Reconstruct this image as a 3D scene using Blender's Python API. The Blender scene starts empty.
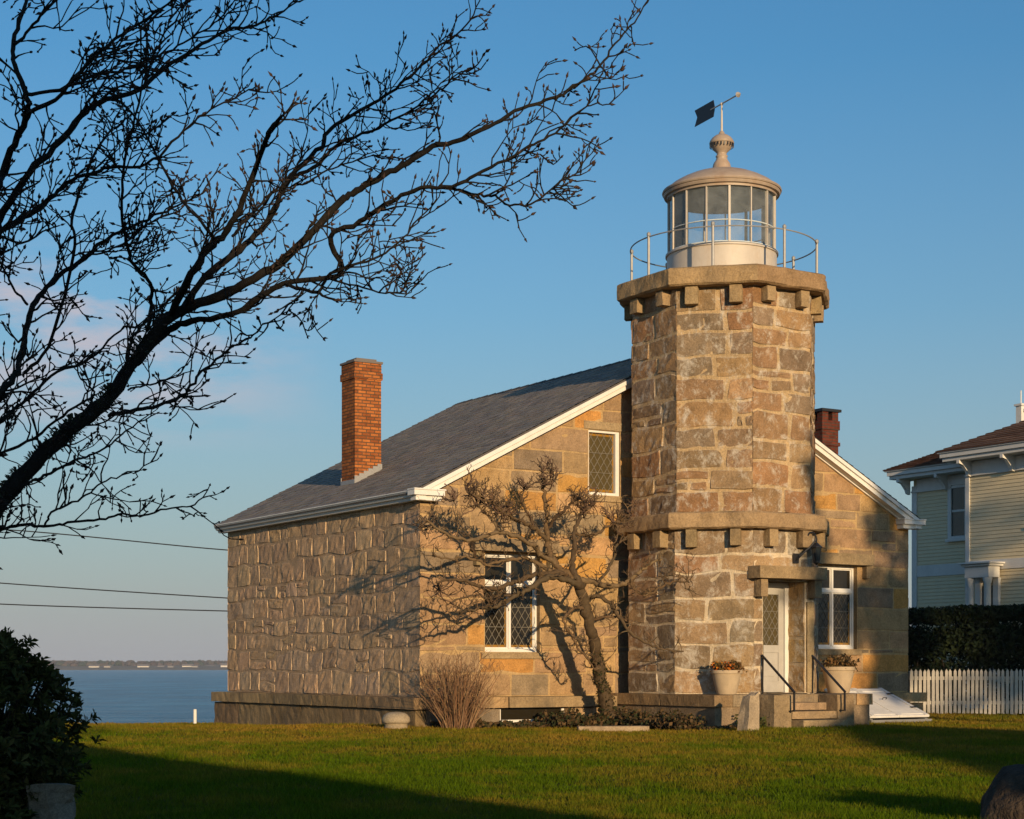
import bpy, bmesh, math, random
import numpy as np
from mathutils import Vector, Matrix, noise, Quaternion
R = math.radians
scene = bpy.context.scene
COL = scene.collection
rnd = random.Random(7)

# ------------------------------------------------------------------ camera frame and the house's own axes
F, ZC, HY = 1730.0, 1.093, 667.0
AX, AY = -1.6486, 31.0                      # left front corner of the house on the lawn
UX, UY = -.53041, .84776                    # house depth axis (away from the viewer)
VX, VY = .84776, .53041                     # house width axis
ANG = math.atan2(VY, VX)
SUN_EL, SUN_H = 10.0, (.3425, -.9396)

def W(lx, ly, z=0.0): return Vector((AX + lx*VX + ly*UX, AY + lx*VY + ly*UY, z))
def at(px, py, Y): return Vector(((px-512)/F*Y, Y, ZC + (HY-py)/F*Y))
def on_wall(px, py, ly):                     # point on the plane parallel to the front wall
    dx, dz = (px-512)/F, (HY-py)/F
    t = (ly + AX*UX + AY*UY)/(dx*UX + UY)
    return Vector((dx*t, t, ZC + dz*t))
def to_local(p):
    rx, ry = p.x-AX, p.y-AY
    return (rx*VX+ry*VY, rx*UX+ry*UY, p.z)

# ------------------------------------------------------------------ tagging
def tag(o, label=None, cat=None, group=None, kind=None):
    if label: o['label'] = label
    if cat: o['category'] = cat
    if group: o['group'] = group
    if kind: o['kind'] = kind
    return o
def empty(name, loc, rz=0.0):
    o = bpy.data.objects.new(name, None); COL.objects.link(o)
    o.location = loc; o.rotation_euler = (0, 0, rz); o.empty_display_size = .3
    return o
def copy_tree(o, parent=None):
    c = o.copy(); COL.objects.link(c); c.parent = parent
    for ch in list(o.children): copy_tree(ch, c)
    return c

# ------------------------------------------------------------------ mesh builder
class MB:
    def __init__(s): s.v = []; s.f = []; s.c = []; s.col = (1, 1, 1); s.ev = {}
    def vert(s, p): s.v.append((p[0], p[1], p[2])); return len(s.v)-1
    def face(s, idx, col=None): s.f.append(tuple(idx)); s.c.append(col or s.col)
    def poly(s, pts, col=None): s.face([s.vert(p) for p in pts], col)
    def box(s, a, b, col=None, M=None):
        x0, y0, z0 = a; x1, y1, z1 = b
        P = [(x0,y0,z0),(x1,y0,z0),(x1,y1,z0),(x0,y1,z0),(x0,y0,z1),(x1,y0,z1),(x1,y1,z1),(x0,y1,z1)]
        if M is not None: P = [M @ Vector(p) for p in P]
        i = [s.vert(p) for p in P]
        for q in ((3,2,1,0),(4,5,6,7),(0,1,5,4),(1,2,6,5),(2,3,7,6),(3,0,4,7)): s.face([i[k] for k in q], col)
    def bar(s, p, q, w, h=None, col=None, up=Vector((0,0,1))):      # a box beam from p to q
        p, q = Vector(p), Vector(q); d = q-p; L = d.length
        if L < 1e-6: return
        d.normalize(); side = d.cross(up)
        if side.length < 1e-4: side = d.cross(Vector((0,1,0)))
        side.normalize(); u = side.cross(d); h = h or w
        M = Matrix((side, d, u)).transposed().to_4x4(); M.translation = p
        s.box((-w/2, 0, -h/2), (w/2, L, h/2), col, M)
    def tube(s, pts, rad, n=6, col=None, cap=True):
        pts = [Vector(p) for p in pts]; rings = []
        t0 = (pts[1]-pts[0]).normalized()
        a = t0.orthogonal().normalized()
        for i, p in enumerate(pts):
            t = (pts[min(i+1, len(pts)-1)] - pts[max(i-1, 0)])
            t = t.normalized() if t.length > 1e-9 else t0
            a = a - t*a.dot(t)
            a = a.normalized() if a.length > 1e-6 else t.orthogonal().normalized()
            b = t.cross(a); r = rad[i] if hasattr(rad, '__len__') else rad
            rings.append([s.vert(p + (a*math.cos(2*math.pi*k/n) + b*math.sin(2*math.pi*k/n))*r) for k in range(n)])
        for i in range(len(rings)-1):
            for k in range(n):
                s.face((rings[i][k], rings[i][(k+1) % n], rings[i+1][(k+1) % n], rings[i+1][k]), col)
        if cap:
            s.face(rings[0][::-1], col); s.face(rings[-1], col)
    def lathe(s, prof, n=40, c=(0, 0, 0), col=None, a0=0.0):
        rings = []
        for r, z in prof:
            if r < 1e-5: rings.append([s.vert((c[0], c[1], c[2]+z))])
            else: rings.append([s.vert((c[0]+r*math.cos(a0+2*math.pi*k/n), c[1]+r*math.sin(a0+2*math.pi*k/n), c[2]+z)) for k in range(n)])
        for A, B in zip(rings, rings[1:]):
            for k in range(n):
                k2 = (k+1) % n
                if len(A) == 1 and len(B) == 1: continue
                if len(A) == 1: s.face((A[0], B[k2], B[k]), col)
                elif len(B) == 1: s.face((A[k], A[k2], B[0]), col)
                else: s.face((A[k], A[k2], B[k2], B[k]), col)
    def build(s, name, m, parent=None, smooth=False, bevel=0.0, tint=False, alpha0=True):
        me = bpy.data.meshes.new(name)
        me.from_pydata(s.v, [], s.f); me.validate(clean_customdata=False)
        if tint and len(me.polygons) == len(s.f):
            ca = me.color_attributes.new('Tint', 'FLOAT_COLOR', 'CORNER')
            arr = np.ones((len(me.loops), 4), dtype=np.float32)
            tot = np.array([len(f) for f in s.f]); arr[:, :3] = np.repeat(np.array(s.c, dtype=np.float32), tot, axis=0)
            if s.ev:
                ev = np.zeros(len(s.v), dtype=np.float32); ev[list(s.ev.keys())] = list(s.ev.values()); arr[:, 3] = ev[np.concatenate([np.array(f) for f in s.f])]
            elif alpha0: arr[:, 3] = 0
            ca.data.foreach_set('color', arr.ravel())
        if smooth: me.polygons.foreach_set('use_smooth', [True]*len(me.polygons))
        me.materials.append(m); me.update()
        o = bpy.data.objects.new(name, me); COL.objects.link(o)
        if parent: o.parent = parent
        if bevel:
            b = o.modifiers.new('bevel', 'BEVEL'); b.width = bevel; b.segments = 2; b.limit_method = 'ANGLE'
        return o

def catmull(P, per=4):
    out = []; P = [Vector(p) for p in P]; n = len(P)
    for i in range(n-1):
        p0, p1, p2, p3 = P[max(i-1, 0)], P[i], P[i+1], P[min(i+2, n-1)]
        for k in range(per):
            t = k/per
            out.append(.5*((2*p1) + (p2-p0)*t + (2*p0-5*p1+4*p2-p3)*t*t + (3*p1-p0-3*p2+p3)*t**3))
    out.append(P[-1]); return out

# ------------------------------------------------------------------ materials
class NT:
    def __init__(s, name):
        s.m = bpy.data.materials.new(name); s.m.use_nodes = True
        s.t = s.m.node_tree; s.n = s.t.nodes; s.b = s.n['Principled BSDF']
        s.tc = None
    def new(s, typ, **kw):
        n = s.n.new(typ)
        for k, v in kw.items(): setattr(n, k, v)
        return n
    def link(s, a, b): s.t.links.new(a, b)
    def coord(s, sc=(1, 1, 1), which='Object'):
        if s.tc is None: s.tc = s.new('ShaderNodeTexCoord')
        mp = s.new('ShaderNodeMapping'); mp.inputs['Scale'].default_value = sc
        s.link(s.tc.outputs[which], mp.inputs['Vector']); return mp.outputs['Vector']
    def noise(s, scale, detail=4, rough=.55, sc=(1, 1, 1), dist=0.0):
        n = s.new('ShaderNodeTexNoise'); n.inputs['Scale'].default_value = scale
        n.inputs['Detail'].default_value = detail; n.inputs['Roughness'].default_value = rough
        n.inputs['Distortion'].default_value = dist
        s.link(s.coord(sc), n.inputs['Vector']); return n.outputs['Fac']
    def ramp(s, fac, stops):
        r = s.new('ShaderNodeValToRGB'); e = r.color_ramp.elements
        while len(e) < len(stops): e.new(.5)
        for el, (p, c) in zip(e, stops): el.position = p; el.color = (c[0], c[1], c[2], 1) if hasattr(c, '__len__') else (c, c, c, 1)
        s.link(fac, r.inputs['Fac']); return r.outputs['Color']
    def mix(s, fac, a, b, mode='MIX'):
        n = s.new('ShaderNodeMix', data_type='RGBA', blend_type=mode)
        for sock, v in ((n.inputs[0], fac), (n.inputs[6], a), (n.inputs[7], b)):
            if hasattr(v, 'links'): s.link(v, sock)
            elif isinstance(v, (int, float)): sock.default_value = v
            else: sock.default_value = (v[0], v[1], v[2], 1)
        return n.outputs[2]
    def bump(s, h, dist=.01, strength=1.0, prev=None):
        b = s.new('ShaderNodeBump'); b.inputs['Distance'].default_value = dist; b.inputs['Strength'].default_value = strength
        s.link(h, b.inputs['Height'])
        if prev is not None: s.link(prev, b.inputs['Normal'])
        return b.outputs['Normal']
    def out(s, col=None, rough=.8, normal=None, spec=None, metal=0.0):
        if col is not None:
            if hasattr(col, 'links'): s.link(col, s.b.inputs['Base Color'])
            else: s.b.inputs['Base Color'].default_value = (col[0], col[1], col[2], 1)
        if hasattr(rough, 'links'): s.link(rough, s.b.inputs['Roughness'])
        else: s.b.inputs['Roughness'].default_value = rough
        if normal is not None: s.link(normal, s.b.inputs['Normal'])
        if spec is not None: s.b.inputs['Specular IOR Level'].default_value = spec
        s.b.inputs['Metallic'].default_value = metal
        return s.m
    def tint(s):
        a = s.new('ShaderNodeAttribute'); a.attribute_name = 'Tint'; s.edge = a.outputs['Alpha']; return a.outputs['Color']

def stone_mat(name, wash=0.0, streak=False, bumpd=.012, stain=.5, smear=0.0, mort=(.50, .41, .29), warm=(1.04, .95, .80)):
    t = NT(name); c = t.mix(1.0, t.tint(), warm, 'MULTIPLY')
    c = t.mix(1.0, c, t.ramp(t.noise(3.2, 5, .65), [(.25, .66), (.5, 1.0), (.75, 1.26)]), 'MULTIPLY')
    c = t.mix(1.0, c, t.ramp(t.noise(34, 4, .7), [(.3, .74), (.5, 1.0), (.72, 1.26)]), 'MULTIPLY')
    # lichen and weather stains
    st = t.ramp(t.noise(1.3, 6, .7, (1, 1, .55)), [(.52, 0.0), (.72, stain)])
    c = t.mix(st, c, (.115, .095, .07))
    li = t.ramp(t.noise(9, 5, .75), [(.62, 0.0), (.74, .45)])
    c = t.mix(li, c, (.36, .33, .26))
    if smear:                                  # pointing mortar smeared unevenly over the stones' margins
        a = t.new('ShaderNodeMath', operation='MULTIPLY_ADD'); t.link(t.mix(.45, t.noise(13, 7, .8, (1, 1, 1), .6), t.noise(2.6, 3, .6)), a.inputs[0]); a.inputs[1].default_value = 1.7; t.link(t.edge, a.inputs[2]); a2 = t.new('ShaderNodeMath', operation='MULTIPLY'); t.link(a.outputs[0], a2.inputs[0]); a2.inputs[1].default_value = .4; a = a2
        c = t.mix(t.ramp(a.outputs[0], [(1.52/2.5, 0.0), (1.72/2.5, smear)]), c, t.mix(t.ramp(t.noise(70, 3, .7), [(.36, .0), (.64, 1.0)]), (mort[0]*.55, mort[1]*.52, mort[2]*.48), (mort[0]*1.3, mort[1]*1.33, mort[2]*1.38)))
    if wash:
        w1 = t.ramp(t.noise(4.2, 8, .8, (1, 1, .8), .4), [(.55-.05*wash, 0.0), (.66, .85)])
        c = t.mix(w1, c, (.60, .55, .47))
    sp = t.ramp(t.noise(150, 2, .5), [(.35, .7), (.5, 1.0), (.66, 1.3)])
    c = t.mix(.6, c, t.mix(1.0, c, sp, 'MULTIPLY'))
    n1 = t.bump(t.noise(13, 6, .7, (1, 1, .6) if streak else (1, 1, 1)), bumpd*2.2)
    n2 = t.bump(t.noise(60, 4, .7), bumpd*.5, 1.0, n1)
    return t.out(c, .92, n2, .15)

def flat_mat(name, col, rough=.6, var=.12, scale=8.0, bump=0.0, spec=.4, metal=0.0, dirt=None):
    t = NT(name)
    c = t.mix(1.0, col, t.ramp(t.noise(scale, 5, .65), [(.25, 1-var), (.75, 1+var)]), 'MULTIPLY')
    if dirt: c = t.mix(t.ramp(t.noise(scale*.6, 6, .75, (1, 1, .5)), [(.5, 0.0), (.75, dirt[1])]), c, dirt[0])
    nrm = t.bump(t.noise(scale*5, 4), bump) if bump else None
    return t.out(c, rough, nrm, spec, metal)

M = {}
M['ashlar'] = stone_mat('granite ashlar', 0, False, .013, .45, .22, (.46, .35, .22), (1.08, .93, .74))
M['rubble'] = stone_mat('granite rubble', 0, True, .009, .3, .6, (.54, .41, .27), (1.13, 1.07, 1.18))
M['tower'] = stone_mat('tower granite', .75, False, .014, .4, .9, (.50, .40, .27), (1.05, .91, .72))
M['tower_low'] = stone_mat('limewashed tower granite', 1.1, False, .012, .35, .95, (.55, .48, .37), (1.04, .94, .78))
M['dressed'] = stone_mat('dressed granite', 0, False, .012, .6)
M['ledge'] = stone_mat('mossy granite ledge', 0, True, .014, .85)
M['white'] = flat_mat('white paint', (.74, .72, .68), .55, .06, 5, .001, .35, 0, ((.45, .42, .36), .35))
M['white_cool'] = flat_mat('aged white paint', (.68, .66, .62), .6, .07, 4, .001, .3, 0, ((.4, .4, .38), .3))
M['lantern_white'] = flat_mat('lantern paint', (.52, .47, .41), .5, .06, 6, .001, .4, 0, ((.36, .24, .14), .4))
M['dome'] = flat_mat('weathered dome metal', (.37, .29, .22), .5, .16, 5, .002, .5, 0, ((.30, .16, .08), .6))
M['dome_inside'] = flat_mat('dome lining paint', (.56, .62, .64), .7, .08, 3, 0, .2)
M['iron'] = flat_mat('black iron', (.016, .015, .016), .45, .2, 20, .001, .5)
M['vane'] = flat_mat('black painted vane', (.012, .012, .016), .5, .1)
M['steel'] = flat_mat('galvanised rail', (.30, .30, .30), .5, .12, 12, 0, .4, .2)
M['lead'] = flat_mat('lead came', (.22, .20, .165), .55, .15, 30, 0, .4, .3)
M['amber'] = flat_mat('amber border glass', (.30, .155, .022), .25, .15, 12, 0, .5)
M['door'] = flat_mat('shaded door paint', (.43, .41, .375), .6, .08, 5, .001, .3, 0, ((.3, .28, .25), .4))  # white door darkened in its colour to stand in for the doorway's shade
M['fence'] = flat_mat('shaded fence paint', (.52, .48, .41), .7, .12, 9, .001, .2, 0, ((.3, .28, .24), .5))  # white pickets greyed in the colour for the shade they stand in
M['terracotta'] = flat_mat('buff planter', (.46, .36, .24), .85, .12, 7, .003, .2, 0, ((.26, .21, .15), .5))
M['soil'] = flat_mat('potting soil', (.03, .022, .016), .95, .3, 20, .01, .1)
M['bulkhead'] = flat_mat('bulkhead paint', (.72, .70, .67), .6, .08, 5, .001, .35, 0, ((.5, .46, .4), .4))
M['cloth_in'] = flat_mat('pale curtain', (.45, .45, .40), .9, .1, 14, 0, .1)
M['pole'] = flat_mat('weathered pole wood', (.12, .09, .07), .9, .2, 12, .004, .1)
M['boulder'] = flat_mat('boulder', (.06, .045, .034), .95, .55, 5, .05, .1, 0, ((.20, .18, .14), .7))
M['grey_stone'] = stone_mat('pale grey granite', 0, False, .006, .35)
M['wire'] = flat_mat('wire', (.02, .02, .02), .6)
M['grey_wood'] = flat_mat('shutter grey', (.20, .20, .20), .8, .1, 8)
M['far_white'] = flat_mat('far house wall', (.62, .58, .52), .8, .05)
M['far_grey'] = flat_mat('far roof', (.16, .14, .13), .9, .05)

def glass_mat(name, col, rough=.06):
    t = NT(name)
    n = t.bump(t.noise(2.6, 3), .01, .5)
    return t.out(col, rough, n, .5)
M['glass_dark'] = glass_mat('dark leaded glass', (.022, .018, .011), .12)
M['glass_amber'] = glass_mat('olive leaded glass', (.085, .066, .03), .15)
M['glass_sky'] = glass_mat('house window glass', (.035, .045, .05), .05)

def clear_glass():
    t = NT('lantern glazing')
    t.n.remove(t.b)
    out = [n for n in t.n if n.type == 'OUTPUT_MATERIAL'][0]
    tr = t.new('ShaderNodeBsdfTransparent'); tr.inputs['Color'].default_value = (.90, .93, .94, 1)
    gl = t.new('ShaderNodeBsdfGlossy'); gl.inputs['Roughness'].default_value = .04
    fr = t.new('ShaderNodeFresnel'); fr.inputs['IOR'].default_value = 1.35
    df_ = t.new('ShaderNodeBsdfDiffuse'); df_.inputs['Color'].default_value = (.42, .45, .46, 1); m0 = t.new('ShaderNodeMixShader')
    t.link(t.ramp(t.noise(2.2, 5, .6), [(.35, .10), (.7, .34)]), m0.inputs[0]); t.link(tr.outputs[0], m0.inputs[1]); t.link(df_.outputs[0], m0.inputs[2])
    mx = t.new('ShaderNodeMixShader'); t.link(fr.outputs[0], mx.inputs[0]); t.link(m0.outputs[0], mx.inputs[1]); t.link(gl.outputs[0], mx.inputs[2])
    t.link(mx.outputs[0], out.inputs['Surface']); return t.m
M['clear'] = clear_glass()

def brick_mat(name, base, dark, mortar):
    t = NT(name)
    b = t.new('ShaderNodeTexBrick')
    # wrap the courses round the stack: along = x+y
    tc = t.coord(); sep = t.new('ShaderNodeSeparateXYZ'); t.link(tc, sep.inputs[0])
    ad = t.new('ShaderNodeMath', operation='ADD'); t.link(sep.outputs[0], ad.inputs[0]); t.link(sep.outputs[1], ad.inputs[1])
    cb = t.new('ShaderNodeCombineXYZ'); t.link(ad.outputs[0], cb.inputs[0]); t.link(sep.outputs[2], cb.inputs[1])
    t.link(cb.outputs[0], b.inputs['Vector'])
    b.inputs['Scale'].default_value = 1.0; b.inputs['Brick Width'].default_value = .19; b.inputs['Row Height'].default_value = .066
    b.inputs['Mortar Size'].default_value = .009; b.inputs['Bias'].default_value = -.2
    b.inputs['Color1'].default_value = (*base, 1); b.inputs['Color2'].default_value = (*dark, 1); b.inputs['Mortar'].default_value = (*mortar, 1)
    c = t.mix(1.0, b.outputs['Color'], t.ramp(t.noise(9, 5, .7), [(.25, .65), (.75, 1.3)]), 'MULTIPLY')
    inv = t.new('ShaderNodeMath', operation='SUBTRACT'); inv.inputs[0].default_value = 1; t.link(b.outputs['Fac'], inv.inputs[1])
    n = t.bump(inv.outputs[0], .008); n = t.bump(t.noise(50, 3), .004, 1, n)
    return t.out(c, .9, n, .15)
M['brick'] = brick_mat('orange brick', (.44, .15, .042), (.17, .048, .018), (.12, .07, .04))
M['brick_red'] = brick_mat('shaded red brick', (.14, .036, .022), (.075, .02, .014), (.08, .055, .045))  # red brick darkened in colour for the shade on the short chimney

def tinted(name, rough=.85, var=.2, scale=14, bump=.004, spec=.2, trans=0.0):
    t = NT(name)
    c = t.mix(1.0, t.tint(), t.ramp(t.noise(scale, 5, .7), [(.25, 1-var), (.75, 1+var)]), 'MULTIPLY')
    m = t.out(c, rough, t.bump(t.noise(scale*3, 4), bump) if bump else None, spec)
    if trans:
        pr = t.b; out = [n for n in t.n if n.type == 'OUTPUT_MATERIAL'][0]
        tl = t.new('ShaderNodeBsdfTranslucent'); t.link(c, tl.inputs['Color'])
        mx = t.new('ShaderNodeMixShader'); mx.inputs[0].default_value = trans
        t.link(pr.outputs[0], mx.inputs[1]); t.link(tl.outputs[0], mx.inputs[2]); t.link(mx.outputs[0], out.inputs['Surface'])
    return m
M['slate'] = tinted('grey shingles', .8, .25, 7, .004, .3)
M['brown_shingle'] = tinted('brown shingles', .9, .25, 9, .004, .15)
M['clapboard'] = flat_mat('yellow clapboard', (.74, .62, .40), .7, .06, 5, .001, .25)
M['leaf'] = tinted('leaves', .7, .25, 25, 0, .12, .25)
M['leaf_matte'] = tinted('matte leaves', .8, .25, 25, 0, .15, .2)
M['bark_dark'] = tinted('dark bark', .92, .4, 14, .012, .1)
M['bark_warm'] = tinted('grey brown bark', .92, .35, 16, .01, .1)
M['stem'] = tinted('dry stems', .8, .2, 30, 0, .2)
M['grass'] = tinted('grass blades', .8, .1, 5, 0, .06, .3)
M['petal'] = tinted('petals', .7, .15, 40, 0, .2, .2)

def ground_mat():
    t = NT('lawn ground')
    a = t.ramp(t.noise(.45, 6, .7), [(.35, (.050, .064, .005)), (.52, (.088, .080, .009)), (.66, (.17, .11, .022))])
    c = t.mix(1.0, a, t.ramp(t.noise(9, 6, .8), [(.25, .55), (.75, 1.4)]), 'MULTIPLY')
    n = t.bump(t.noise(22, 6, .8), .05)
    return t.out(c, .95, n, .1)
M['ground'] = ground_mat()

def sea_mat():
    t = NT('sea water')
    n1 = t.bump(t.noise(.9, 6, .65, (.5, 1.3, 1), .3), .8)
    n2 = t.bump(t.noise(.09, 5, .6, (.35, 1.6, 1)), 4.0, 1.0, n1)
    c = t.ramp(t.noise(.07, 6, .7, (.9, .5, 1)), [(.38, (.003, .070, .155)), (.5, (.010, .115, .225)), (.62, (.04, .19, .31))])
    return t.out(c, .25, n2, .28)
M['sea'] = sea_mat()
M['far_land'] = flat_mat('far shore ground', (.10, .085, .06), .95, .3, .02)
M['far_tree'] = tinted('far bare woods', .95, .25, .05, 0, .05)

# ------------------------------------------------------------------ masonry
WARM = [(.37, .275, .18), (.345, .26, .175), (.395, .295, .19), (.32, .245, .17), (.41, .30, .18), (.275, .23, .178), (.375, .28, .175), (.25, .215, .175), (.30, .24, .175)]
GREYS = [(.40, .285, .155), (.43, .305, .165), (.36, .262, .15), (.44, .315, .17), (.385, .285, .17), (.34, .25, .145)]
TOWER = [(.285, .205, .135), (.25, .183, .125), (.315, .23, .15), (.22, .172, .128), (.27, .205, .145), (.285, .182, .118), (.225, .185, .15), (.345, .255, .165), (.31, .212, .14)]
OCHRE = (.44, .275, .105)
LEDG = [(.28, .21, .13), (.25, .19, .12), (.31, .235, .145)]
def jit(c, a=.1):
    k = 1 + rnd.uniform(-a, a); return tuple(max(.01, x*k*(1 + rnd.uniform(-.03, .03))) for x in c)

def masonry(mb, fmap, s0, s1, t0, t1, ch, sw, pal, gap=.018, relief=.012, rough=.004, warp=0.0, openings=(), ext=0.0,
            split=0.0, round_=.0, cell=.16, ochre=0.0, mortar=(.40, .33, .24), mdepth=0.0, jx=0.0, bev=.018):
    """Coursed stonework on the strip s0..s1 x t0..t1. fmap(s, t, d) gives the point d proud of the wall face."""
    mb.col = mortar
    ss = sorted({s0, s1, *[o[0] for o in openings], *[o[1] for o in openings]}); ss = [x for x in ss if s0-1e-6 <= x <= s1+1e-6]
    tt = sorted({t0, t1, *[o[2] for o in openings], *[o[3] for o in openings]}); tt = [x for x in tt if t0-1e-6 <= x <= t1+1e-6]
    for a, b in zip(ss, ss[1:]):
        for c, d in zip(tt, tt[1:]):
            if any(o[0] < (a+b)/2 < o[1] and o[2] < (c+d)/2 < o[3] for o in openings): continue
            mb.poly([fmap(a, c, mdepth), fmap(b, c, mdepth), fmap(b, d, mdepth), fmap(a, d, mdepth)])
    rows = []
    for c, d in zip(tt, tt[1:]):
        n = max(1, round((d-c)/((ch[0]+ch[1])/2))); w = [rnd.uniform(ch[0], ch[1]) for _ in range(n)]; k = (d-c)/sum(w); y = c
        for q in w: rows.append((y, y+q*k)); y += q*k
    seed = Vector((rnd.uniform(0, 90), rnd.uniform(0, 90), rnd.uniform(0, 90)))
    def wp(s, t):
        e = min(1, max(0, min(s-s0, s1-s, t-t0, t1-t))/.12)
        for o in openings:
            if o[2]-.12 < t < o[3]+.12 and o[0]-.12 < s < o[1]+.12:
                e = min(e, max(0, max(o[0]-s, s-o[1], o[2]-t, t-o[3]))/.12)
        if warp <= 0: return s, t
        q = Vector((s*1.5, t*1.5, 0))+seed
        return s + e*warp*noise.noise(q), t + e*warp*1.2*noise.noise(q+Vector((31, 7, 3)))
    for ta, tb in rows:
        iv = [(s0, s1)]
        for o in openings:
            if o[2] < (ta+tb)/2 < o[3]:
                iv = [p for a, b in iv for p in ((a, min(b, o[0])), (max(a, o[1]), b)) if p[1]-p[0] > .02]
        for a, b in iv:
            x = a; cuts = [a]
            while x < b-1e-6:
                wdt = rnd.uniform(*sw)*(.6+.8*(tb-ta)/max(ch))
                if b-(x+wdt) < sw[0]*.6: wdt = b-x
                x += wdt; cuts.append(x)
            cells = []
            for p, q in zip(cuts, cuts[1:]):
                if rnd.random() < split and tb-ta > .26:
                    m_ = ta + (tb-ta)*rnd.uniform(.38, .62)
                    if rnd.random() < .5: cells += [(p, q, ta, m_), (p, q, m_, tb)]
                    else:
                        m2 = p+(q-p)*rnd.uniform(.35, .65); cells += [(p, m2, ta, m_), (m2, q, ta, m_), (p, q, m_, tb)]
                else: cells.append((p, q, ta, tb))
            for p, q, lo, hi in cells:
                col = jit(OCHRE, .15) if rnd.random() < ochre else jit(rnd.choice(pal), .13)
                ga = 0 if p <= s0+1e-6 else gap*rnd.uniform(.4, 1)
                gb = 0 if q >= s1-1e-6 else gap*rnd.uniform(.4, 1)
                gl, gh = gap*rnd.uniform(.4, 1), gap*rnd.uniform(.4, 1)
                A, B, C, D = p+ga-(ext if p <= s0+1e-6 else 0), q-gb+(ext if q >= s1-1e-6 else 0), lo+gl, hi-gh
                if B-A < .03 or D-C < .03: continue
                J = lambda: rnd.uniform(0, jx)
                jl = 0 if p <= s0+1e-6 else 1; jr = 0 if q >= s1-1e-6 else 1
                cs = [(A+J()*jl, C+J()*.6), (B-J()*jr, C+J()*.6), (B-J()*jr, D-J()*.6), (A+J()*jl, D-J()*.6)]
                n = max(1, round((B-A)/cell)); m_ = max(1, round((D-C)/cell))
                e = min(bev, (B-A)*.2); e2 = min(bev, (D-C)*.2)
                n = max(n, 3) if cell < .3 else n; m_ = max(m_, 3) if cell < .3 else m_; us = [0, e/(B-A)] + [k/n for k in range(1, n)] + [1-e/(B-A), 1]
                vs = [0, e2/(D-C)] + [k/m_ for k in range(1, m_)] + [1-e2/(D-C), 1]
                rl = relief*rnd.uniform(.6, 1.35); tiltx, tilty = rnd.uniform(-1, 1)*rough*.7, rnd.uniform(-1, 1)*rough*.7
                grid = []
                for j, vv in enumerate(vs):
                    row = []
                    for i, uu in enumerate(us):
                        s = (cs[0][0]*(1-uu)+cs[1][0]*uu)*(1-vv) + (cs[3][0]*(1-uu)+cs[2][0]*uu)*vv
                        t = (cs[0][1]*(1-uu)+cs[1][1]*uu)*(1-vv) + (cs[3][1]*(1-uu)+cs[2][1]*uu)*vv
                        if round_:
                            cu, cv = abs(2*uu-1), abs(2*vv-1); k = round_*(cu*cv)**3
                            fs = 0 if (uu < .5 and not jl) or (uu > .5 and not jr) else 1
                            s += k*(.5-uu)*min(B-A, .3)*fs; t += k*(.5-vv)*min(D-C, .3)
                        s, t = wp(s, t)
                        edge = j in (0, len(vs)-1); edg2 = (i == 0 and jl) or (i == len(us)-1 and jr)
                        if edge or edg2: d = -.004
                        else:
                            d = rl + tiltx*(uu-.5)*2 + tilty*(vv-.5)*2
                            if i not in (0, len(us)-1): d += rnd.gauss(0, rough*.6)
                            if not (1 < i < len(us)-2) or not (1 < j < len(vs)-2): d -= rough*.3
                        iv_ = mb.vert(fmap(s, t, max(d, -.004))); row.append(iv_)
                        dd_ = min(uu*(B-A) if jl else 9, (1-uu)*(B-A) if jr else 9, vv*(D-C), (1-vv)*(D-C)); mb.ev[iv_] = max(0, 1-dd_/.05)
                    grid.append(row)
                for j in range(len(vs)-1):
                    for i in range(len(us)-1):
                        mb.face((grid[j][i], grid[j][i+1], grid[j+1][i+1], grid[j+1][i]), col)

def rough_block(mb, a, b, cell=.2, amp=.012, col=(.25, .2, .14), M_=None, top_amp=.3):
    """A hewn stone block between the corners a and b with uneven faces; neighbours on an edge share their noise."""
    seed = Vector((rnd.uniform(0, 50), rnd.uniform(0, 50), rnd.uniform(0, 50)))
    n = [max(1, round((b[k]-a[k])/cell)) for k in range(3)]
    cache = {}
    def V(i, j, k):
        key = (i, j, k)
        if key not in cache:
            p = Vector((a[0]+(b[0]-a[0])*i/n[0], a[1]+(b[1]-a[1])*j/n[1], a[2]+(b[2]-a[2])*k/n[2]))
            nz = noise.noise_vector((p+seed)*6.0)
            d = Vector((nz.x*amp, nz.y*amp, nz.z*amp*top_amp))
            ends = sum((i in (0, n[0]), j in (0, n[1]), k in (0, n[2])))
            if ends >= 2:                      # worn arrises
                c = Vector(((a[0]+b[0])/2, (a[1]+b[1])/2, (a[2]+b[2])/2)); q = c-p
                d += Vector([math.copysign(.008, q[m]) if (i, j, k)[m] in (0, n[m]) else 0 for m in range(3)])
            p = p+d
            if M_ is not None: p = M_ @ p
            cache[key] = mb.vert(p)
        return cache[key]
    for i in range(n[0]):
        for j in range(n[1]):
            mb.face((V(i,j,0), V(i,j+1,0), V(i+1,j+1,0), V(i+1,j,0)), col); mb.face((V(i,j,n[2]), V(i+1,j,n[2]), V(i+1,j+1,n[2]), V(i,j+1,n[2])), col)
    for i in range(n[0]):
        for k in range(n[2]):
            mb.face((V(i,0,k), V(i+1,0,k), V(i+1,0,k+1), V(i,0,k+1)), col); mb.face((V(i,n[1],k), V(i,n[1],k+1), V(i+1,n[1],k+1), V(i+1,n[1],k)), col)
    for j in range(n[1]):
        for k in range(n[2]):
            mb.face((V(0,j,k), V(0,j,k+1), V(0,j+1,k+1), V(0,j+1,k)), col); mb.face((V(n[0],j,k), V(n[0],j+1,k), V(n[0],j+1,k+1), V(n[0],j,k+1)), col)

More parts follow.
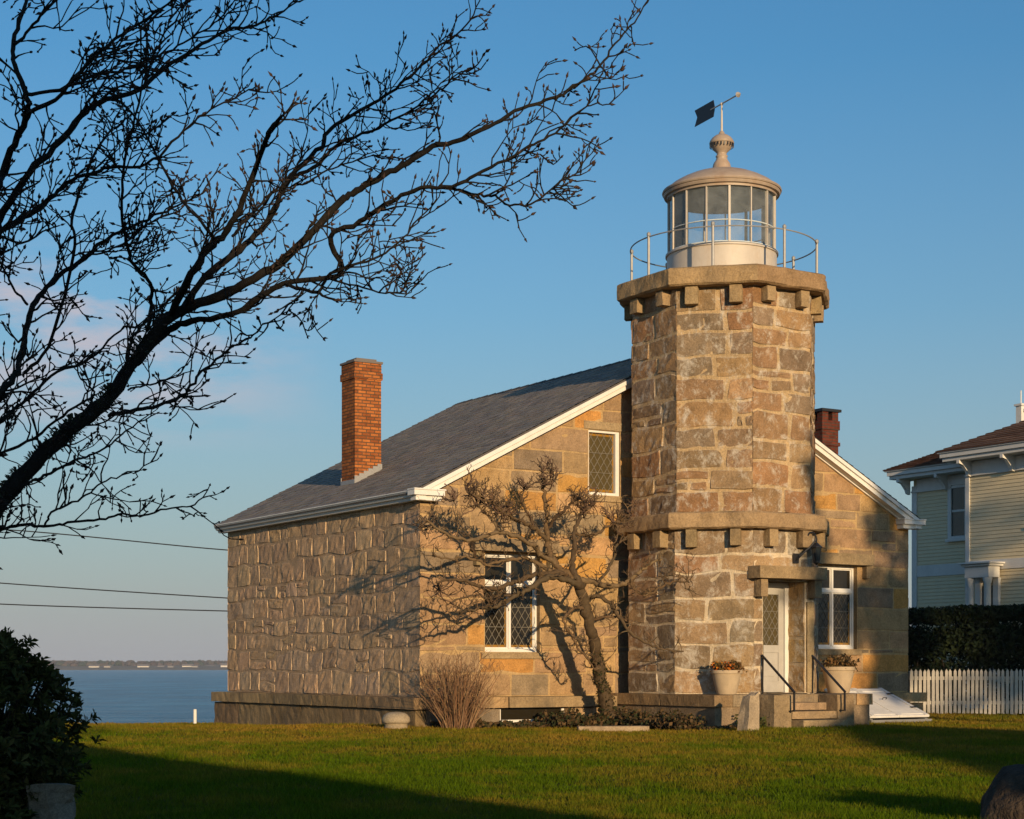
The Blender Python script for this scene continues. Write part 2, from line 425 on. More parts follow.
def blocks(mb, a, b, axis, length, pal, cell=.2, amp=.012, joint=.012):
    n = max(1, round((b[axis]-a[axis])/length)); x = a[axis]; ws = [rnd.uniform(.7, 1.3) for _ in range(n)]; k = (b[axis]-a[axis])/sum(ws)
    for i, w in enumerate(ws):
        p, q = list(a), list(b); p[axis] = x+(joint/2 if i else 0); q[axis] = x+w*k-(joint/2 if i < n-1 else 0); x += w*k
        rough_block(mb, p, q, cell, amp, jit(rnd.choice(pal), .12))

def clip_gable(o, planes):
    bm = bmesh.new(); bm.from_mesh(o.data)
    for co, no in planes:
        bmesh.ops.bisect_plane(bm, geom=bm.verts[:]+bm.edges[:]+bm.faces[:], plane_co=co, plane_no=no, clear_outer=True)
    bm.to_mesh(o.data); bm.free()

# ================================================================== THE STONE HOUSE
HW, HD = 12.03, 8.77
EZ, SL = 4.36, .515                        # roof surface height over the wall, and its slope
house = empty('stone_house', W(0, 0, 0), ANG)
tag(house, 'granite gable house with grey shingle roof and white rake boards, joined to the tower', 'house')
LW = (1.36, 2.56, 1.37, 3.19); UWN = (3.66, 4.40, 4.38, 5.62); RW = (9.36, 10.56, 1.47, 3.21)

mb = MB()
masonry(mb, lambda s, t, d: (s, -d, t), 0, HW, .55, 7.36, (.34, .47), (.5, 1.0), WARM, gap=.011, relief=.011, rough=.007, warp=.02,
        openings=(LW, UWN, RW), ext=.008, cell=.24, ochre=.13, mortar=(.43, .34, .21), jx=.008, split=.06)
mb.col = (.30, .24, .16)
for o in (LW, UWN, RW):                    # reveals of the openings
    D_ = .24
    mb.poly([(o[0], 0, o[2]), (o[0], 0, o[3]), (o[0], D_, o[3]), (o[0], D_, o[2])]); mb.poly([(o[1], 0, o[2]), (o[1], D_, o[2]), (o[1], D_, o[3]), (o[1], 0, o[3])])
    mb.poly([(o[0], 0, o[3]), (o[1], 0, o[3]), (o[1], D_, o[3]), (o[0], D_, o[3])]); mb.poly([(o[0], 0, o[2]), (o[0], D_, o[2]), (o[1], D_, o[2]), (o[1], 0, o[2])])
fw = mb.build('wall', M['ashlar'], house, tint=True)
clip_gable(fw, [((0, 0, EZ-.06), (-SL, 0, 1)), ((HW, 0, EZ-.06), (SL, 0, 1))])
fw['label'] = 'front gable wall of warm squared granite blocks'

mb = MB()                                   # left side wall: rock-faced rubble in the raking sun
masonry(mb, lambda s, t, d: (-d, HD-s, t), 0, HD, .55, 4.2, (.30, .52), (.36, .66), GREYS, gap=.010, relief=.013, rough=.0105, warp=.07,
        ext=.012, split=.20, round_=.10, cell=.115, mortar=(.36, .265, .15), jx=.035, bev=.012)
lw = mb.build('wall', M['rubble'], house, tint=True); lw['label'] = 'side wall of rough rock-faced granite rubble'
mb = MB(); mb.col = (.24, .2, .15)
masonry(mb, lambda s, t, d: (HW+d, s, t), 0, HD, .55, 4.2, (.35, .5), (.4, .9), GREYS, cell=.5, mortar=(.3, .24, .17), ext=.01)
masonry(mb, lambda s, t, d: (HW-s, HD+d, t), 0, HW, .55, 7.36, (.38, .55), (.5, 1.1), GREYS, cell=.6, mortar=(.3, .24, .17), ext=.01)
bw = mb.build('wall', M['rubble'], house, tint=True)
clip_gable(bw, [((0, 0, EZ-.06), (-SL, 0, 1)), ((HW, 0, EZ-.06), (SL, 0, 1))])

# ledge and plinth under the walls
mb = MB(); P_ = .30
blocks(mb, (-P_, -P_, .33), (0.0, HD+P_, .55), 1, 2.1, LEDG, .17, .02)
blocks(mb, (-.003, -P_, .34), (4.13, .05, .552), 0, 1.9, WARM, .3, .012)
blocks(mb, (7.97, -P_, .34), (HW+P_, .05, .552), 0, 1.9, WARM, .3, .012)
blocks(mb, (HW+.003, -P_+.36, .335), (HW+P_, HD+P_, .548), 1, 2.5, GREYS, .4, .01)
blocks(mb, (.003, HD, .335), (HW, HD+P_, .548), 0, 2.5, GREYS, .4, .01)
ld = mb.build('ledge', M['ledge'], house, tint=True)
mb = MB(); Q_ = .24
DK = [(.21, .16, .105), (.185, .14, .09), (.24, .185, .12)]
blocks(mb, (-Q_, -Q_, -.3), (-.01, HD+Q_, .325), 1, 1.5, DK, .15, .022)
blocks(mb, (-.008, -Q_, -.3), (1.55, -.01, .333), 0, 1.5, WARM, .2, .014)
blocks(mb, (3.05, -Q_, -.3), (4.13, -.01, .333), 0, 1.1, WARM, .2, .014)
blocks(mb, (1.56, -Q_, -.3), (3.04, -.01, .06), 0, 1.5, WARM, .3, .012)
blocks(mb, (7.97, -Q_, -.3), (HW+Q_, -.01, .333), 0, 1.6, WARM, .2, .014)
blocks(mb, (HW+.005, -.005, -.3), (HW+Q_, HD+Q_, .33), 1, 2.5, DK, .4, .01)
blocks(mb, (.003, HD+.005, -.3), (HW, HD+Q_, .33), 0, 2.5, DK, .4, .01)
mb.build('plinth', M['ledge'], house, tint=True)
mb = MB()                                   # cellar light under the front ledge
mb.box((1.56, -.10, .062), (1.64, -.06, .325)); mb.box((2.98, -.10, .062), (3.04, -.06, .325)); mb.box((1.64, -.10, .062), (2.98, -.06, .12))
cf = mb.build('cellar_window', M['white'], house, bevel=.004)
mb = MB(); mb.box((1.64, -.075, .12), (2.98, -.065, .325)); mb.build('pane', M['glass_dark'], cf)

# roof: courses of shingles, each course a step
OV = .24; RK = .23
def roof_slope(side):
    mb = MB(); xr = HW/2; run = xr+OV; rows = 40; L0 = -RK; L1 = HD+RK; nt = 34
    base = [(.215, .182, .148), (.235, .20, .16), (.19, .165, .14), (.26, .21, .16)]
    for r in range(rows):
        x0 = -OV+run*r/rows; x1 = -OV+run*(r+1)/rows+.02
        if r == rows-1: x1 = xr
        off = (r % 2)*.5
        for k in range(-1, nt):
            y0 = L0+(L1-L0)*(k+off)/nt; y1 = L0+(L1-L0)*(k+1+off)/nt
            y0, y1 = max(y0, L0), min(y1, L1)
            if y1-y0 < .01: continue
            h = .016+rnd.uniform(-.004, .005); c = jit(rnd.choice(base), .16)
            z0, z1 = EZ+SL*x0+h, EZ+SL*x1+.002
            dx = rnd.uniform(-.008, .008) if r else 0
            X = lambda q: q if side < 0 else HW-q
            P = [(X(x0+dx), y0, z0+SL*dx), (X(x0+dx), y1, z0+SL*dx), (X(x1), y1, z1), (X(x1), y0, z1)]
            if side < 0: P = P[::-1]
            i = [mb.vert(p) for p in P]; mb.face(i, c)
            Q = [(X(x0+dx), y0, z0+SL*dx-h-.004), (X(x0+dx), y1, z0+SL*dx-h-.004)]
            a, b = P[3 if side < 0 else 0], P[2 if side < 0 else 1]
            mb.poly([a, b, Q[1], Q[0]], c)
    # boarding under the shingles
    X = lambda q: q if side < 0 else HW-q
    A = [(X(-OV), EZ-SL*OV), (X(xr), EZ+SL*xr), (X(xr), EZ+SL*xr-.09), (X(-OV), EZ-SL*OV-.06)]
    for y in (L0, L1): mb.poly([(a, y, z-.004) for a, z in A], (.09, .08, .075))
    mb.poly([(A[0][0], L0, A[0][1]-.004), (A[3][0], L0, A[3][1]), (A[3][0], L1, A[3][1]), (A[0][0], L1, A[0][1]-.004)], (.09, .08, .075))
    mb.poly([(A[3][0], L0, A[3][1]), (A[2][0], L0, A[2][1]), (A[2][0], L1, A[2][1]), (A[3][0], L1, A[3][1])], (.2, .18, .16))
    return mb
roof = roof_slope(-1).build('roof', M['slate'], house, tint=True)
roof.name = 'roof'
r2 = roof_slope(1).build('roof', M['slate'], house, tint=True)
mb = MB(); xr = HW/2; zr = EZ+SL*xr
for k in range(26):
    y0 = -RK+(HD+2*RK)*k/26; y1 = y0+(HD+2*RK)/26-.006; dz = .012+rnd.uniform(0, .006)
    for s_ in (-1, 1): mb.poly([(xr, y0, zr+dz+.01), (xr, y1, zr+dz), (xr+s_*.14, y1, zr-SL*.14+dz+.008), (xr+s_*.14, y0, zr-SL*.14+dz+.012)], jit((.17, .155, .14), .15))
mb.build('ridge_cap', M['slate'], roof, tint=True)

# white woodwork: eave boxes, rake boards, returns
def prism(mb, prof, y0, y1, f):              # profile in (a, z) extruded along y through f(a, y, z)
    n = len(prof)
    A = [mb.vert(f(a, y0, z)) for a, z in prof]; B = [mb.vert(f(a, y1, z)) for a, z in prof]
    mb.face(A[::-1]); mb.face(B)
    for i in range(n): mb.face((A[i], A[(i+1) % n], B[(i+1) % n], B[i]))
ez = EZ-SL*OV-.065
mb = MB()
eprof = [(-.005, ez+.11), (-.005, ez-.10), (-.14, ez-.10), (-.16, ez-.05), (-.20, ez-.04), (-.25, ez+.05), (-.26, ez+.055), (-.26, ez+.075)]
for f in (lambda a, y, z: (a, y, z), lambda a, y, z: (HW-a, HD-y, z)):
    mb = MB(); prism(mb, eprof, -RK+.002, HD+RK-.002, f); mb.build('eave_cornice', M['white'], house)
for sgn, back in ((1, 0), (-1, 0), (1, 1), (-1, 1)):                          # rake boards follow the slope on the front and the back gable
    mb = MB()
    for (ya, yb, h0, h1) in ((-RK+.01, -.012, -.06, -.215), (-RK-.035, -RK+.005, -.04, -.12), (-.06, -.013, -.215, -.25)):
        if True:
            X = (lambda q: q) if sgn > 0 else (lambda q: HW-q)
            Y = (lambda q: q) if not back else (lambda q: HD-q)
            x0, x1 = -.10, HW/2
            P = [(X(x0), EZ+SL*x0+h0), (X(x1), EZ+SL*x1+h0), (X(x1), EZ+SL*x1+h1), (X(x0), EZ+SL*x0+h1)]
            A = [mb.vert((a, Y(ya), z)) for a, z in P]; B = [mb.vert((a, Y(yb), z)) for a, z in P]
            mb.face(A); mb.face(B[::-1])
            for i in range(4): mb.face((A[i], A[(i+1) % 4], B[(i+1) % 4], B[i]))
    mb.build('rake_board', M['white'], house)
for sgn in (1, -1):
    mb = MB()
    X = (lambda q: q) if sgn > 0 else (lambda q: HW-q)
    for a, b in (((-.262, -RK-.045, ez-.02), (.36, -.01, ez+.072)), ((-.20, -RK+.02, ez-.108), (.33, -.01, ez-.021)), ((-.27, -RK-.06, ez+.073), (.38, -.01, ez+.10))):
        xs = sorted((X(a[0]), X(b[0]))); mb.box((xs[0], a[1], a[2]), (xs[1], b[1], b[2]))
    mb.build('cornice_return', M['white'], house, bevel=.006)

# windows
def bars(mb, rects, y0, y1):
    for a, b, c, d in rects: mb.box((a, y0, c), (b, y1, d))
def leading(mb, a, b, c, d, y, nx, wdt=.012):
    """diamond leading clipped to the pane a..b x c..d"""
    px = (b-a)/nx; pz = px*1.55
    k = -40
    for sg in (1, -1):
        for k in range(-60, 60):
            x0, z0 = a + k*px, c          # line x = x0 + sg*(z-c)*px/pz
            pts = []
            for z in (c, d):
                pts.append((x0+sg*(z-c)*px/pz, z))
            (xa, za), (xb, zb) = pts
            # clip in x
            def cl(xa, za, xb, zb):
                for lim, lo in ((a, True), (b, False)):
                    ina = xa >= lim-1e-9 if lo else xa <= lim+1e-9; inb = xb >= lim-1e-9 if lo else xb <= lim+1e-9
                    if not ina and not inb: return None
                    if ina != inb:
                        t = (lim-xa)/(xb-xa); xi, zi = lim, za+t*(zb-za)
                        if ina: xb, zb = xi, zi
                        else: xa, za = xi, zi
                return xa, za, xb, zb
            q = cl(xa, za, xb, zb)
            if q and abs(q[0]-q[2]) > .01: mb.bar((q[0], y, q[1]), (q[2], y, q[3]), wdt, .010, up=Vector((0, 1, 0)))
    for j in (1, 2): z = c+(d-c)*j/3; mb.bar((a, y-.012, z), (b, y-.012, z), .010, .010, up=Vector((0, 1, 0)))

def casement(o, glass, lw_=.012):
    a, b, c, d = o; fwid = .052; xm = (a+b)/2; zt = c+(d-c)*.70; Y0, Y1 = .11, .20
    mb = MB()
    bars(mb, [(a, a+fwid, c, d), (b-fwid, b, c, d), (a+fwid, b-fwid, d-fwid, d), (a+fwid, b-fwid, c, c+.06)], Y0, Y1)
    bars(mb, [(a+fwid, b-fwid, zt-.034, zt+.034)], Y0-.008, Y1-.003)
    bars(mb, [(xm-.026, xm+.026, c+.06, zt-.034), (xm-.026, xm+.026, zt+.034, d-fwid)], Y0-.004, Y1-.006)
    w = mb.build('window', M['white'], house, bevel=.006)
    for (p, q, r_, s_, kind) in ((a+fwid, xm-.026, c+.06, zt-.034, 0), (xm+.026, b-fwid, c+.06, zt-.034, 0), (a+fwid, xm-.026, zt+.034, d-fwid, 1), (xm+.026, b-fwid, zt+.034, d-fwid, 1)):
        mb = MB(); bars(mb, [(p, p+.022, r_, s_), (q-.022, q, r_, s_), (p+.022, q-.022, r_, r_+.03), (p+.022, q-.022, s_-.022, s_)], Y0+.03, Y1-.02)
        mb.build('sash', M['white'], w)
        mb = MB(); mb.box((p+.022, Y1-.045, r_+.03), (q-.022, Y1-.035, s_-.022)); mb.build('pane', glass, w)
        if not kind:
            mb = MB(); leading(mb, p+.035, q-.035, r_+.035, s_-.035, Y1-.052, 3, lw_); mb.build('leading', M['lead'], w)
            mb = MB(); bars(mb, [(p+.031, q-.031, r_+.031, r_+.075), (q-.06, q-.031, r_+.076, s_-.2)], Y1-.0475, Y1-.0455); mb.build('stained_border', M['amber'], w)
    return w
casement(LW, M['glass_dark'], .0085); casement(RW, M['glass_dark'], .006)
a, b, c, d = UWN; mb = MB()
bars(mb, [(a, a+.035, c, d), (b-.085, b, c, d), (a+.035, b-.085, d-.045, d), (a+.035, b-.085, c, c+.055)], .03, .14)
w = mb.build('window', M['white'], house, bevel=.006)
mb = MB(); mb.box((a+.035, .10, c+.055), (b-.085, .11, d-.045)); mb.build('pane', M['glass_amber'], w)
mb = MB(); leading(mb, a+.04, b-.09, c+.06, d-.05, .092, 4, .010); mb.build('leading', M['lead'], w)
mb = MB(); bars(mb, [(a+.051, a+.085, c+.071, d-.061), (b-.12, b-.091, c+.071, d-.061), (a+.085, b-.12, c+.071, c+.12), (a+.085, b-.12, d-.10, d-.061)], .0965, .0985); mb.build('stained_border', M['amber'], w)
# lintels and sills
def lintel(a, b, z, parent, side=True):
    mb = MB(); rough_block(mb, (a-.33, -.20, z), (b+.33, .02, z+.25), .22, .014, jit((.27, .215, .15), .05))
    l = mb.build('lintel', M['dressed'], parent, tint=True)
    for x in (a-.27, b+.13):
        mb = MB(); rough_block(mb, (x, -.15, z-.27), (x+.14, .02, z-.003), .12, .01, jit((.28, .22, .15), .05)); mb.build('bracket', M['dressed'], l, tint=True)
lintel(LW[0], LW[1], LW[3]+.02, house); lintel(RW[0], RW[1], RW[3]+.02, house)
for o in (LW, RW, UWN):
    mb = MB(); rough_block(mb, (o[0]-.10, -.055, o[2]-.13), (o[1]+.10, .05, o[2]-.002), .3, .006, (.34, .27, .18)); mb.build('sill', M['dressed'], house, tint=True)
mb = MB(); rough_block(mb, (UWN[0]-.12, -.03, UWN[3]+.003), (UWN[1]+.12, .03, UWN[3]+.17), .3, .006, (.33, .27, .19)); mb.build('lintel', M['dressed'], house, tint=True)

# chimneys
def chimney(x0, y0, wx, wy, ztop, zbase, mat, tall):
    mb = MB()
    mb.box((x0, y0, zbase), (x0+wx, y0+wy, ztop-.36)); e = .025
    mb.box((x0-e, y0-e, ztop-.36), (x0+wx+e, y0+wy+e, ztop-.22)); mb.box((x0-.005, y0-.005, ztop-.22), (x0+wx+.005, y0+wy+.005, ztop-.03))
    c = mb.build('chimney', mat, roof)
    return c
c1 = chimney(.90, 4.35, .60, .60, 7.33, 4.4, M['brick'], True); c1['label'] = 'tall orange brick chimney'
mb = MB(); mb.box((.87, 4.32, 7.302), (1.53, 4.98, 7.345)); mb.box((.97, 4.42, 7.346), (1.43, 4.88, 7.40)); q = mb.build('chimney_cap', M['far_grey'], house)
mb = MB()                                    # stepped lead flashing at its foot
for k in range(6):
    x = .885+k*.105; z = EZ+SL*x; mb.box((x, 4.332, z-.05), (x+.105, 4.346, z+.17)); 
mb.box((.882, 4.346, EZ+SL*.88-.1), (.896, 4.97, EZ+SL*.88+.10))
for k in range(6):
    x = .885+k*.105; z = EZ+SL*x; mb.box((x, 4.954, z-.05), (x+.105, 4.968, z+.17))
mb.build('flashing', M['steel'], house)
mb = MB(); x0, y0, wx, wy, zt = 10.58, 1.1, .46, .48, 6.46
mb.box((x0, y0, 4.5), (x0+wx, y0+wy, zt-.2)); mb.box((x0-.03, y0-.03, zt-.55), (x0+wx+.03, y0+wy+.03, zt-.47)); mb.box((x0-.025, y0-.025, zt-.2), (x0+wx+.025, y0+wy+.025, zt))
for i in (0, 1):
    for j in (0, 1): mb.box((x0+i*(wx-.17), y0+j*(wy-.17), zt+.001), (x0+i*(wx-.17)+.17, y0+j*(wy-.17)+.17, zt+.19))
c2 = mb.build('chimney', M['brick_red'], r2); c2['label'] = 'short shaded red brick chimney with a raised cap'
mb = MB(); mb.box((x0-.05, y0-.05, zt+.191), (x0+wx+.05, y0+wy+.05, zt+.25)); mb.build('chimney_cap', M['iron'], house)

# ================================================================== THE TOWER
TX, TY = 5.99, -1.2
tower = empty('lighthouse_tower', W(TX, TY, 0), ANG)
tag(tower, 'octagonal granite lighthouse tower with a white glazed lantern and wind vane, before the house gable', 'lighthouse')
C8 = math.cos(math.pi/8); S8 = math.sin(math.pi/8)
def face_map(k, Rr):                          # face k: 0 front, +1 turns to the left
    th = -math.pi/2 - k*math.pi/4
    nx, ny = math.cos(th), math.sin(th); tx, ty = -ny, nx
    if tx*math.cos(0) < 0 and k == 0: tx, ty = -tx, -ty
    ap = Rr*C8
    return lambda s, t, d: (nx*(ap+d)+tx*s, ny*(ap+d)+ty*s, t)
def octa(mb, Rr, z0, z1, col, cap=True):
    n = 8; A = [(Rr*math.cos(math.pi/8+k*math.pi/4), Rr*math.sin(math.pi/8+k*math.pi/4)) for k in range(8)]
    mb.poly([(x, y, z1) for x, y in A], col); mb.poly([(x, y, z0) for x, y in A[::-1]], col)
def tower_wall(Rr, z0, z1, ch, sw, pal, mat, front=None, **kw):
    mb = MB(); hw = Rr*S8
    for k in range(8):
        ops = front if k == 0 and front else ()
        low = z0
        if k in (3, 4, 5) and z0 < 3: continue
        masonry(mb, face_map(k, Rr), -hw, hw, z0, z1, ch, sw, pal, openings=ops, **kw)
    return mb, mb.build('wall', mat, tower, tint=True)
DO = (-.50, .50, .62, 2.66)
R1, R2, RC = 1.87, 1.80, 2.11
mbL, wl = tower_wall(R1, .60, 3.62, (.36, .52), (.42, .85), TOWER[1:]+[(.24,.20,.155),(.22,.185,.145)], M['tower_low'], front=(DO,), gap=.008, relief=.014, rough=.010, warp=.06, ext=.006,
                  split=.10, round_=.08, cell=.17, mortar=(.55, .49, .40), jx=.02)
wl['label'] = 'lower storey with patches of old limewash'
mbU, wu = tower_wall(R2, 3.90, 8.035, (.34, .52), (.44, .80), TOWER, M['tower'], gap=.008, relief=.018, rough=.012, warp=.05, ext=.007,
                  split=.10, round_=.06, cell=.13, mortar=(.44, .36, .25), jx=.045)
wu['label'] = 'upper storey of pointed rubble granite'
def cornice(z0, z1):
    mb = MB(); octa(mb, RC, z0, z1, (.27, .22, .15)); octa(mb, RC-.02, z0+.003, z1-.003, (.27, .22, .15))
    mb.v, mb.f, mb.c = [], [], []
    hw = RC*S8; n = 14
    seed = rnd.uniform(0, 40)
    for k in range(8):
        fm = face_map(k, RC); col = jit((.33, .25, .16), .12)
        g = []
        for j, (tz, dd) in enumerate(((z0, -.05), (z0+.03, -.004), (z0+(z1-z0)*.55, 0), (z1-.03, -.006), (z1, -.05))):
            row = []
            for i in range(n+1):
                s = -hw+2*hw*i/n
                s *= (RC*C8+dd)/(RC*C8)
                a = 0 if i in (0, n) else 1
                q = Vector((k*9+i*.55, j*1.3, seed)); d = dd+(a*.030*noise.noise(q*Vector((1, 1, 1))[0]) if 0 < j < 4 else 0)
                row.append(mb.vert(fm(s, tz+a*.014*noise.noise(q+Vector((5, 5, 5))), d)))
            g.append(row)
        for j in range(4):
            for i in range(n): mb.face((g[j][i], g[j][i+1], g[j+1][i+1], g[j+1][i]), col)
        c0 = (0, 0, z0+.004); c1 = (0, 0, z1+.004)
        mb.poly([fm(-hw*.976, z0, -.05), c0, fm(hw*.976, z0, -.05)], col); mb.poly([fm(-hw*.976, z1, -.05), fm(hw*.976, z1, -.05), c1], col)
    return mb
mb = cornice(3.60, 3.905); mb.build('cornice', M['dressed'], tower, tint=True)
mb = cornice(8.02, 8.355); mb.build('cornice', M['dressed'], tower, tint=True)
def corbels(Rr, ztop, faces):
    for k in faces:
        fm = face_map(k, Rr)
        for s in (-.40, .40):
            if k == 0 and ztop < 5 and False: continue
            o = fm(s, 0, 0); n_ = Vector(fm(s, 0, 1))-Vector(o); t_ = Vector(fm(s+1, 0, 0))-Vector(o)
            Mx = Matrix((t_, n_, Vector((0, 0, 1)))).transposed().to_4x4(); Mx.translation = Vector(o)
            mb = MB(); w_ = rnd.uniform(.10, .125); h_ = rnd.uniform(.28, .34)
            rough_block(mb, (-w_, -.03, ztop-h_), (w_, .20, ztop-.004), .11, .012, jit((.30, .235, .15), .18), Mx)
            mb.build('corbel', M['dressed'], tower, tint=True)
corbels(R1, 3.60, (-2, -1, 0, 1, 2)); corbels(R2, 8.02, (-3, -2, -1, 0, 1, 2, 3))

# plinth block in front of the tower, with the landing
mb = MB(); X0, X1 = 4.15-TX, 7.95-TX; YF = -3.2-TY; YB = -.02-TY
blocks(mb, (X0, YF, .38), (X0+.42, YB, .60), 1, 1.9, LEDG, .17, .014)
blocks(mb, (X0+.425, YF, .38), (X1-.425, YF+.42, .601), 0, 1.2, WARM, .25, .01)
blocks(mb, (X1-.42, YF, .38), (X1, YB, .60), 1, 1.9, GREYS, .25, .012)
mb.box((X0+.05, YF+.05, -.3), (X1-.05, YB, .594), (.25, .2, .15))
tl = mb.build('ledge', M['ledge'], tower, tint=True)
mb = MB()
blocks(mb, (X0+.06, YF+.06, -.3), (X0+.3, YB, .374), 1, 1.0, DK, .15, .03)
blocks(mb, (X0+.302, YF+.05, -.3), (X1-.302, YF+.3, .374), 0, .8, WARM, .2, .012)
blocks(mb, (X1-.3, YF+.06, -.3), (X1-.06, YB, .374), 1, 1.0, DK, .25, .02)
mb.build('plinth', M['ledge'], tower, tint=True)

# doorway
YD = -R1*C8
mb = MB(); g_ = .62
def side_stones(x, sg):
    masonry(mb, lambda s, t, d: (x+sg*d, YD+s if sg < 0 else YD+g_-s, t), 0, g_, .60, 2.68, (.36, .6), (.5, .7), GREYS, gap=.02, relief=.012, rough=.012, cell=.14, mortar=(.4, .33, .25))
side_stones(.50, -1); side_stones(-.50, 1)
mb.poly([(-.5, YD, 2.68), (.5, YD, 2.68), (.5, YD+g_, 2.68), (-.5, YD+g_, 2.68)], (.22, .18, .13))
mb.build('door_reveal', M['tower_low'], tower, tint=True)
mb = MB(); bars(mb, [(-.50, -.43, .605, 2.66), (.41, .50, .605, 2.66), (-.43, .41, 2.57, 2.66)], YD+.44, YD+.56)
df = mb.build('door_frame', M['white'], tower, bevel=.005)
yd = YD+.50
mb = MB(); bars(mb, [(-.43, -.30, .625, 2.565), (.28, .405, .625, 2.565), (-.30, .28, .625, .83), (-.30, .28, 1.36, 1.50), (-.30, .28, 2.44, 2.565)], yd-.025, yd+.025)
bars(mb, [(-.30, .28, .83, 1.36)], yd-.008, yd+.012); bars(mb, [(-.20, .18, .92, 1.27)], yd-.018, yd-.0085)
door = mb.build('door', M['door'], tower, bevel=.004)
mb = MB(); mb.box((-.30, yd-.004, 1.50), (.28, yd+.004, 2.44)); mb.build('door_glass', M['glass_amber'], door)
mb = MB(); leading(mb, -.295, .275, 1.505, 2.435, yd-.012, 4, .012); mb.build('leading', M['lead'], door)
mb = MB(); mb.lathe([(0, -.0), (.028, .002), (.03, .02), (.014, .028), (.014, .05)], 14); ho = mb.build('handle', M['iron'], door, smooth=True)
ho.location = (-.365, yd-.076, 1.55); ho.rotation_euler = (-math.pi/2, 0, 0)
mb = MB(); rough_block(mb, (-.56, YD-.10, .602), (.56, YD+.43, .622), .3, .002, (.16, .13, .10)); mb.build('threshold', M['dressed'], tower, tint=True)
mb = MB(); rough_block(mb, (-.82, YD-.30, 2.69), (.80, YD+.05, 2.93), .2, .016, (.31, .24, .155)); dl = mb.build('door_lintel', M['dressed'], tower, tint=True)
for x in (-.73, .56):
    mb = MB(); rough_block(mb, (x, YD-.22, 2.36), (x+.18, YD+.02, 2.685), .12, .01, (.31, .24, .16)); mb.build('bracket', M['dressed'], tower, tint=True)
mb = MB(); rough_block(mb, (.52, YD-.055, .62), (.70, YD+.03, 2.30), .3, .008, (.33, .27, .18)); mb.build('door_jamb', M['dressed'], tower, tint=True)

# lantern
LX, LY = -.075, -.02
def LC(z=0): return (LX, LY, z)
lan = MB(); lan.lathe([(1.09, 8.355), (1.09, 8.40), (1.045, 8.405), (1.045, 8.93), (1.075, 8.935), (1.075, 8.975), (.98, 8.98), (.98, 8.36)], 48, LC())
lan = lan.build('lantern', M['lantern_white'], tower, smooth=False); lan.data.polygons.foreach_set('use_smooth', [True]*len(lan.data.polygons))
es = lan.modifiers.new('e', 'EDGE_SPLIT'); es.split_angle = R(35)
GR = 1.01; NP = 15; a0g = -math.pi/2 + R(-7.3) - ANG + R(-15.6)
mb = MB()
mull = [a0g+R(24)*k for k in range(NP)]
mbg = MB()
for k in range(NP):
    a, b = mull[k], mull[(k+1) % NP]
    mbg.poly([(LX+GR*math.cos(a), LY+GR*math.sin(a), 8.98), (LX+GR*math.cos(b), LY+GR*math.sin(b), 8.98), (LX+GR*math.cos(b), LY+GR*math.sin(b), 10.05), (LX+GR*math.cos(a), LY+GR*math.sin(a), 10.05)])
mbg.build('glazing', M['clear'], lan)
for k in range(NP):
    a = mull[k]; mb = MB(); ca, sa = math.cos(a), math.sin(a)
    Mx = Matrix(((ca, -sa, 0, LX), (sa, ca, 0, LY), (0, 0, 1, 0), (0, 0, 0, 1)))
    w_ = .020 if k % 3 == 1 else .012
    mb.box((GR-.03, -w_, 8.981), (GR+.025, w_, 10.06), None, Mx); mb.build('glazing_bar', M['lantern_white'], lan)
mb = MB()
for z, r_ in ((9.40, .012), (9.0, .014)):
    mb.tube([(LX+(GR+.0)*math.cos(2*math.pi*k/48), LY+(GR+.0)*math.sin(2*math.pi*k/48), z) for k in range(49)], r_, 5, cap=False)
mb.build('glazing_ring', M['dome_inside'], lan)
mb = MB()
prof = [(1.02, 10.03), (1.05, 10.03), (1.05, 10.075), (1.10, 10.08), (1.115, 10.12), (1.11, 10.135), (1.13, 10.14), (1.14, 10.165), (1.13, 10.19), (1.08, 10.20), (1.06, 10.225), (.95, 10.315), (.80, 10.40), (.62, 10.48), (.42, 10.545), (.20, 10.585), (.10, 10.59)]
mb.lathe(prof, 64, LC()); dome = mb.build('dome', M['dome'], lan, smooth=True); es = dome.modifiers.new('e', 'EDGE_SPLIT'); es.split_angle = R(38)
mb = MB(); mb.lathe([(1.02, 10.035), (.985, 10.05), (.97, 10.20), (.80, 10.34), (.5, 10.46), (.0, 10.53)], 48, LC()); mb.build('dome_lining', M['dome_inside'], lan, smooth=True)
mb = MB()
mb.lathe([(.19, 10.56), (.175, 10.66), (.16, 10.72), (.12, 10.78), (.10, 10.83), (.115, 10.85), (.115, 10.87), (.09, 10.885), (.10, 10.93), (.165, 10.99), (.20, 11.05), (.215, 11.09)], 28, LC())
mb.lathe([(.235, 11.13), (.215, 11.17), (.18, 11.215), (.12, 11.26), (.06, 11.285), (.05, 11.32), (.03, 11.345), (.0, 11.35)], 28, LC())
mb.lathe([(.215, 11.09), (.235, 11.095), (.235, 11.13)], 28, LC())
vb = mb.build('ventilator', M['dome'], lan, smooth=True)
for k in range(22):
    mb = MB(); a = 2*math.pi*k/22; mb.box((.222, -.012, 11.03), (.232, .012, 11.095), None, Matrix.Translation((LX, LY, 0)) @ Matrix.Rotation(a, 4, 'Z'))
    mb.build('ventilator_slot', M['iron'], vb)
mb = MB(); mb.tube([(LX, LY, 11.34), (LX, LY, 11.86)], [.022, .016], 8); mb.lathe([(0, 11.83), (.03, 11.85), (.03, 11.88), (0, 11.90)], 12, LC()); mb.build('vane_rod', M['lantern_white'], lan)
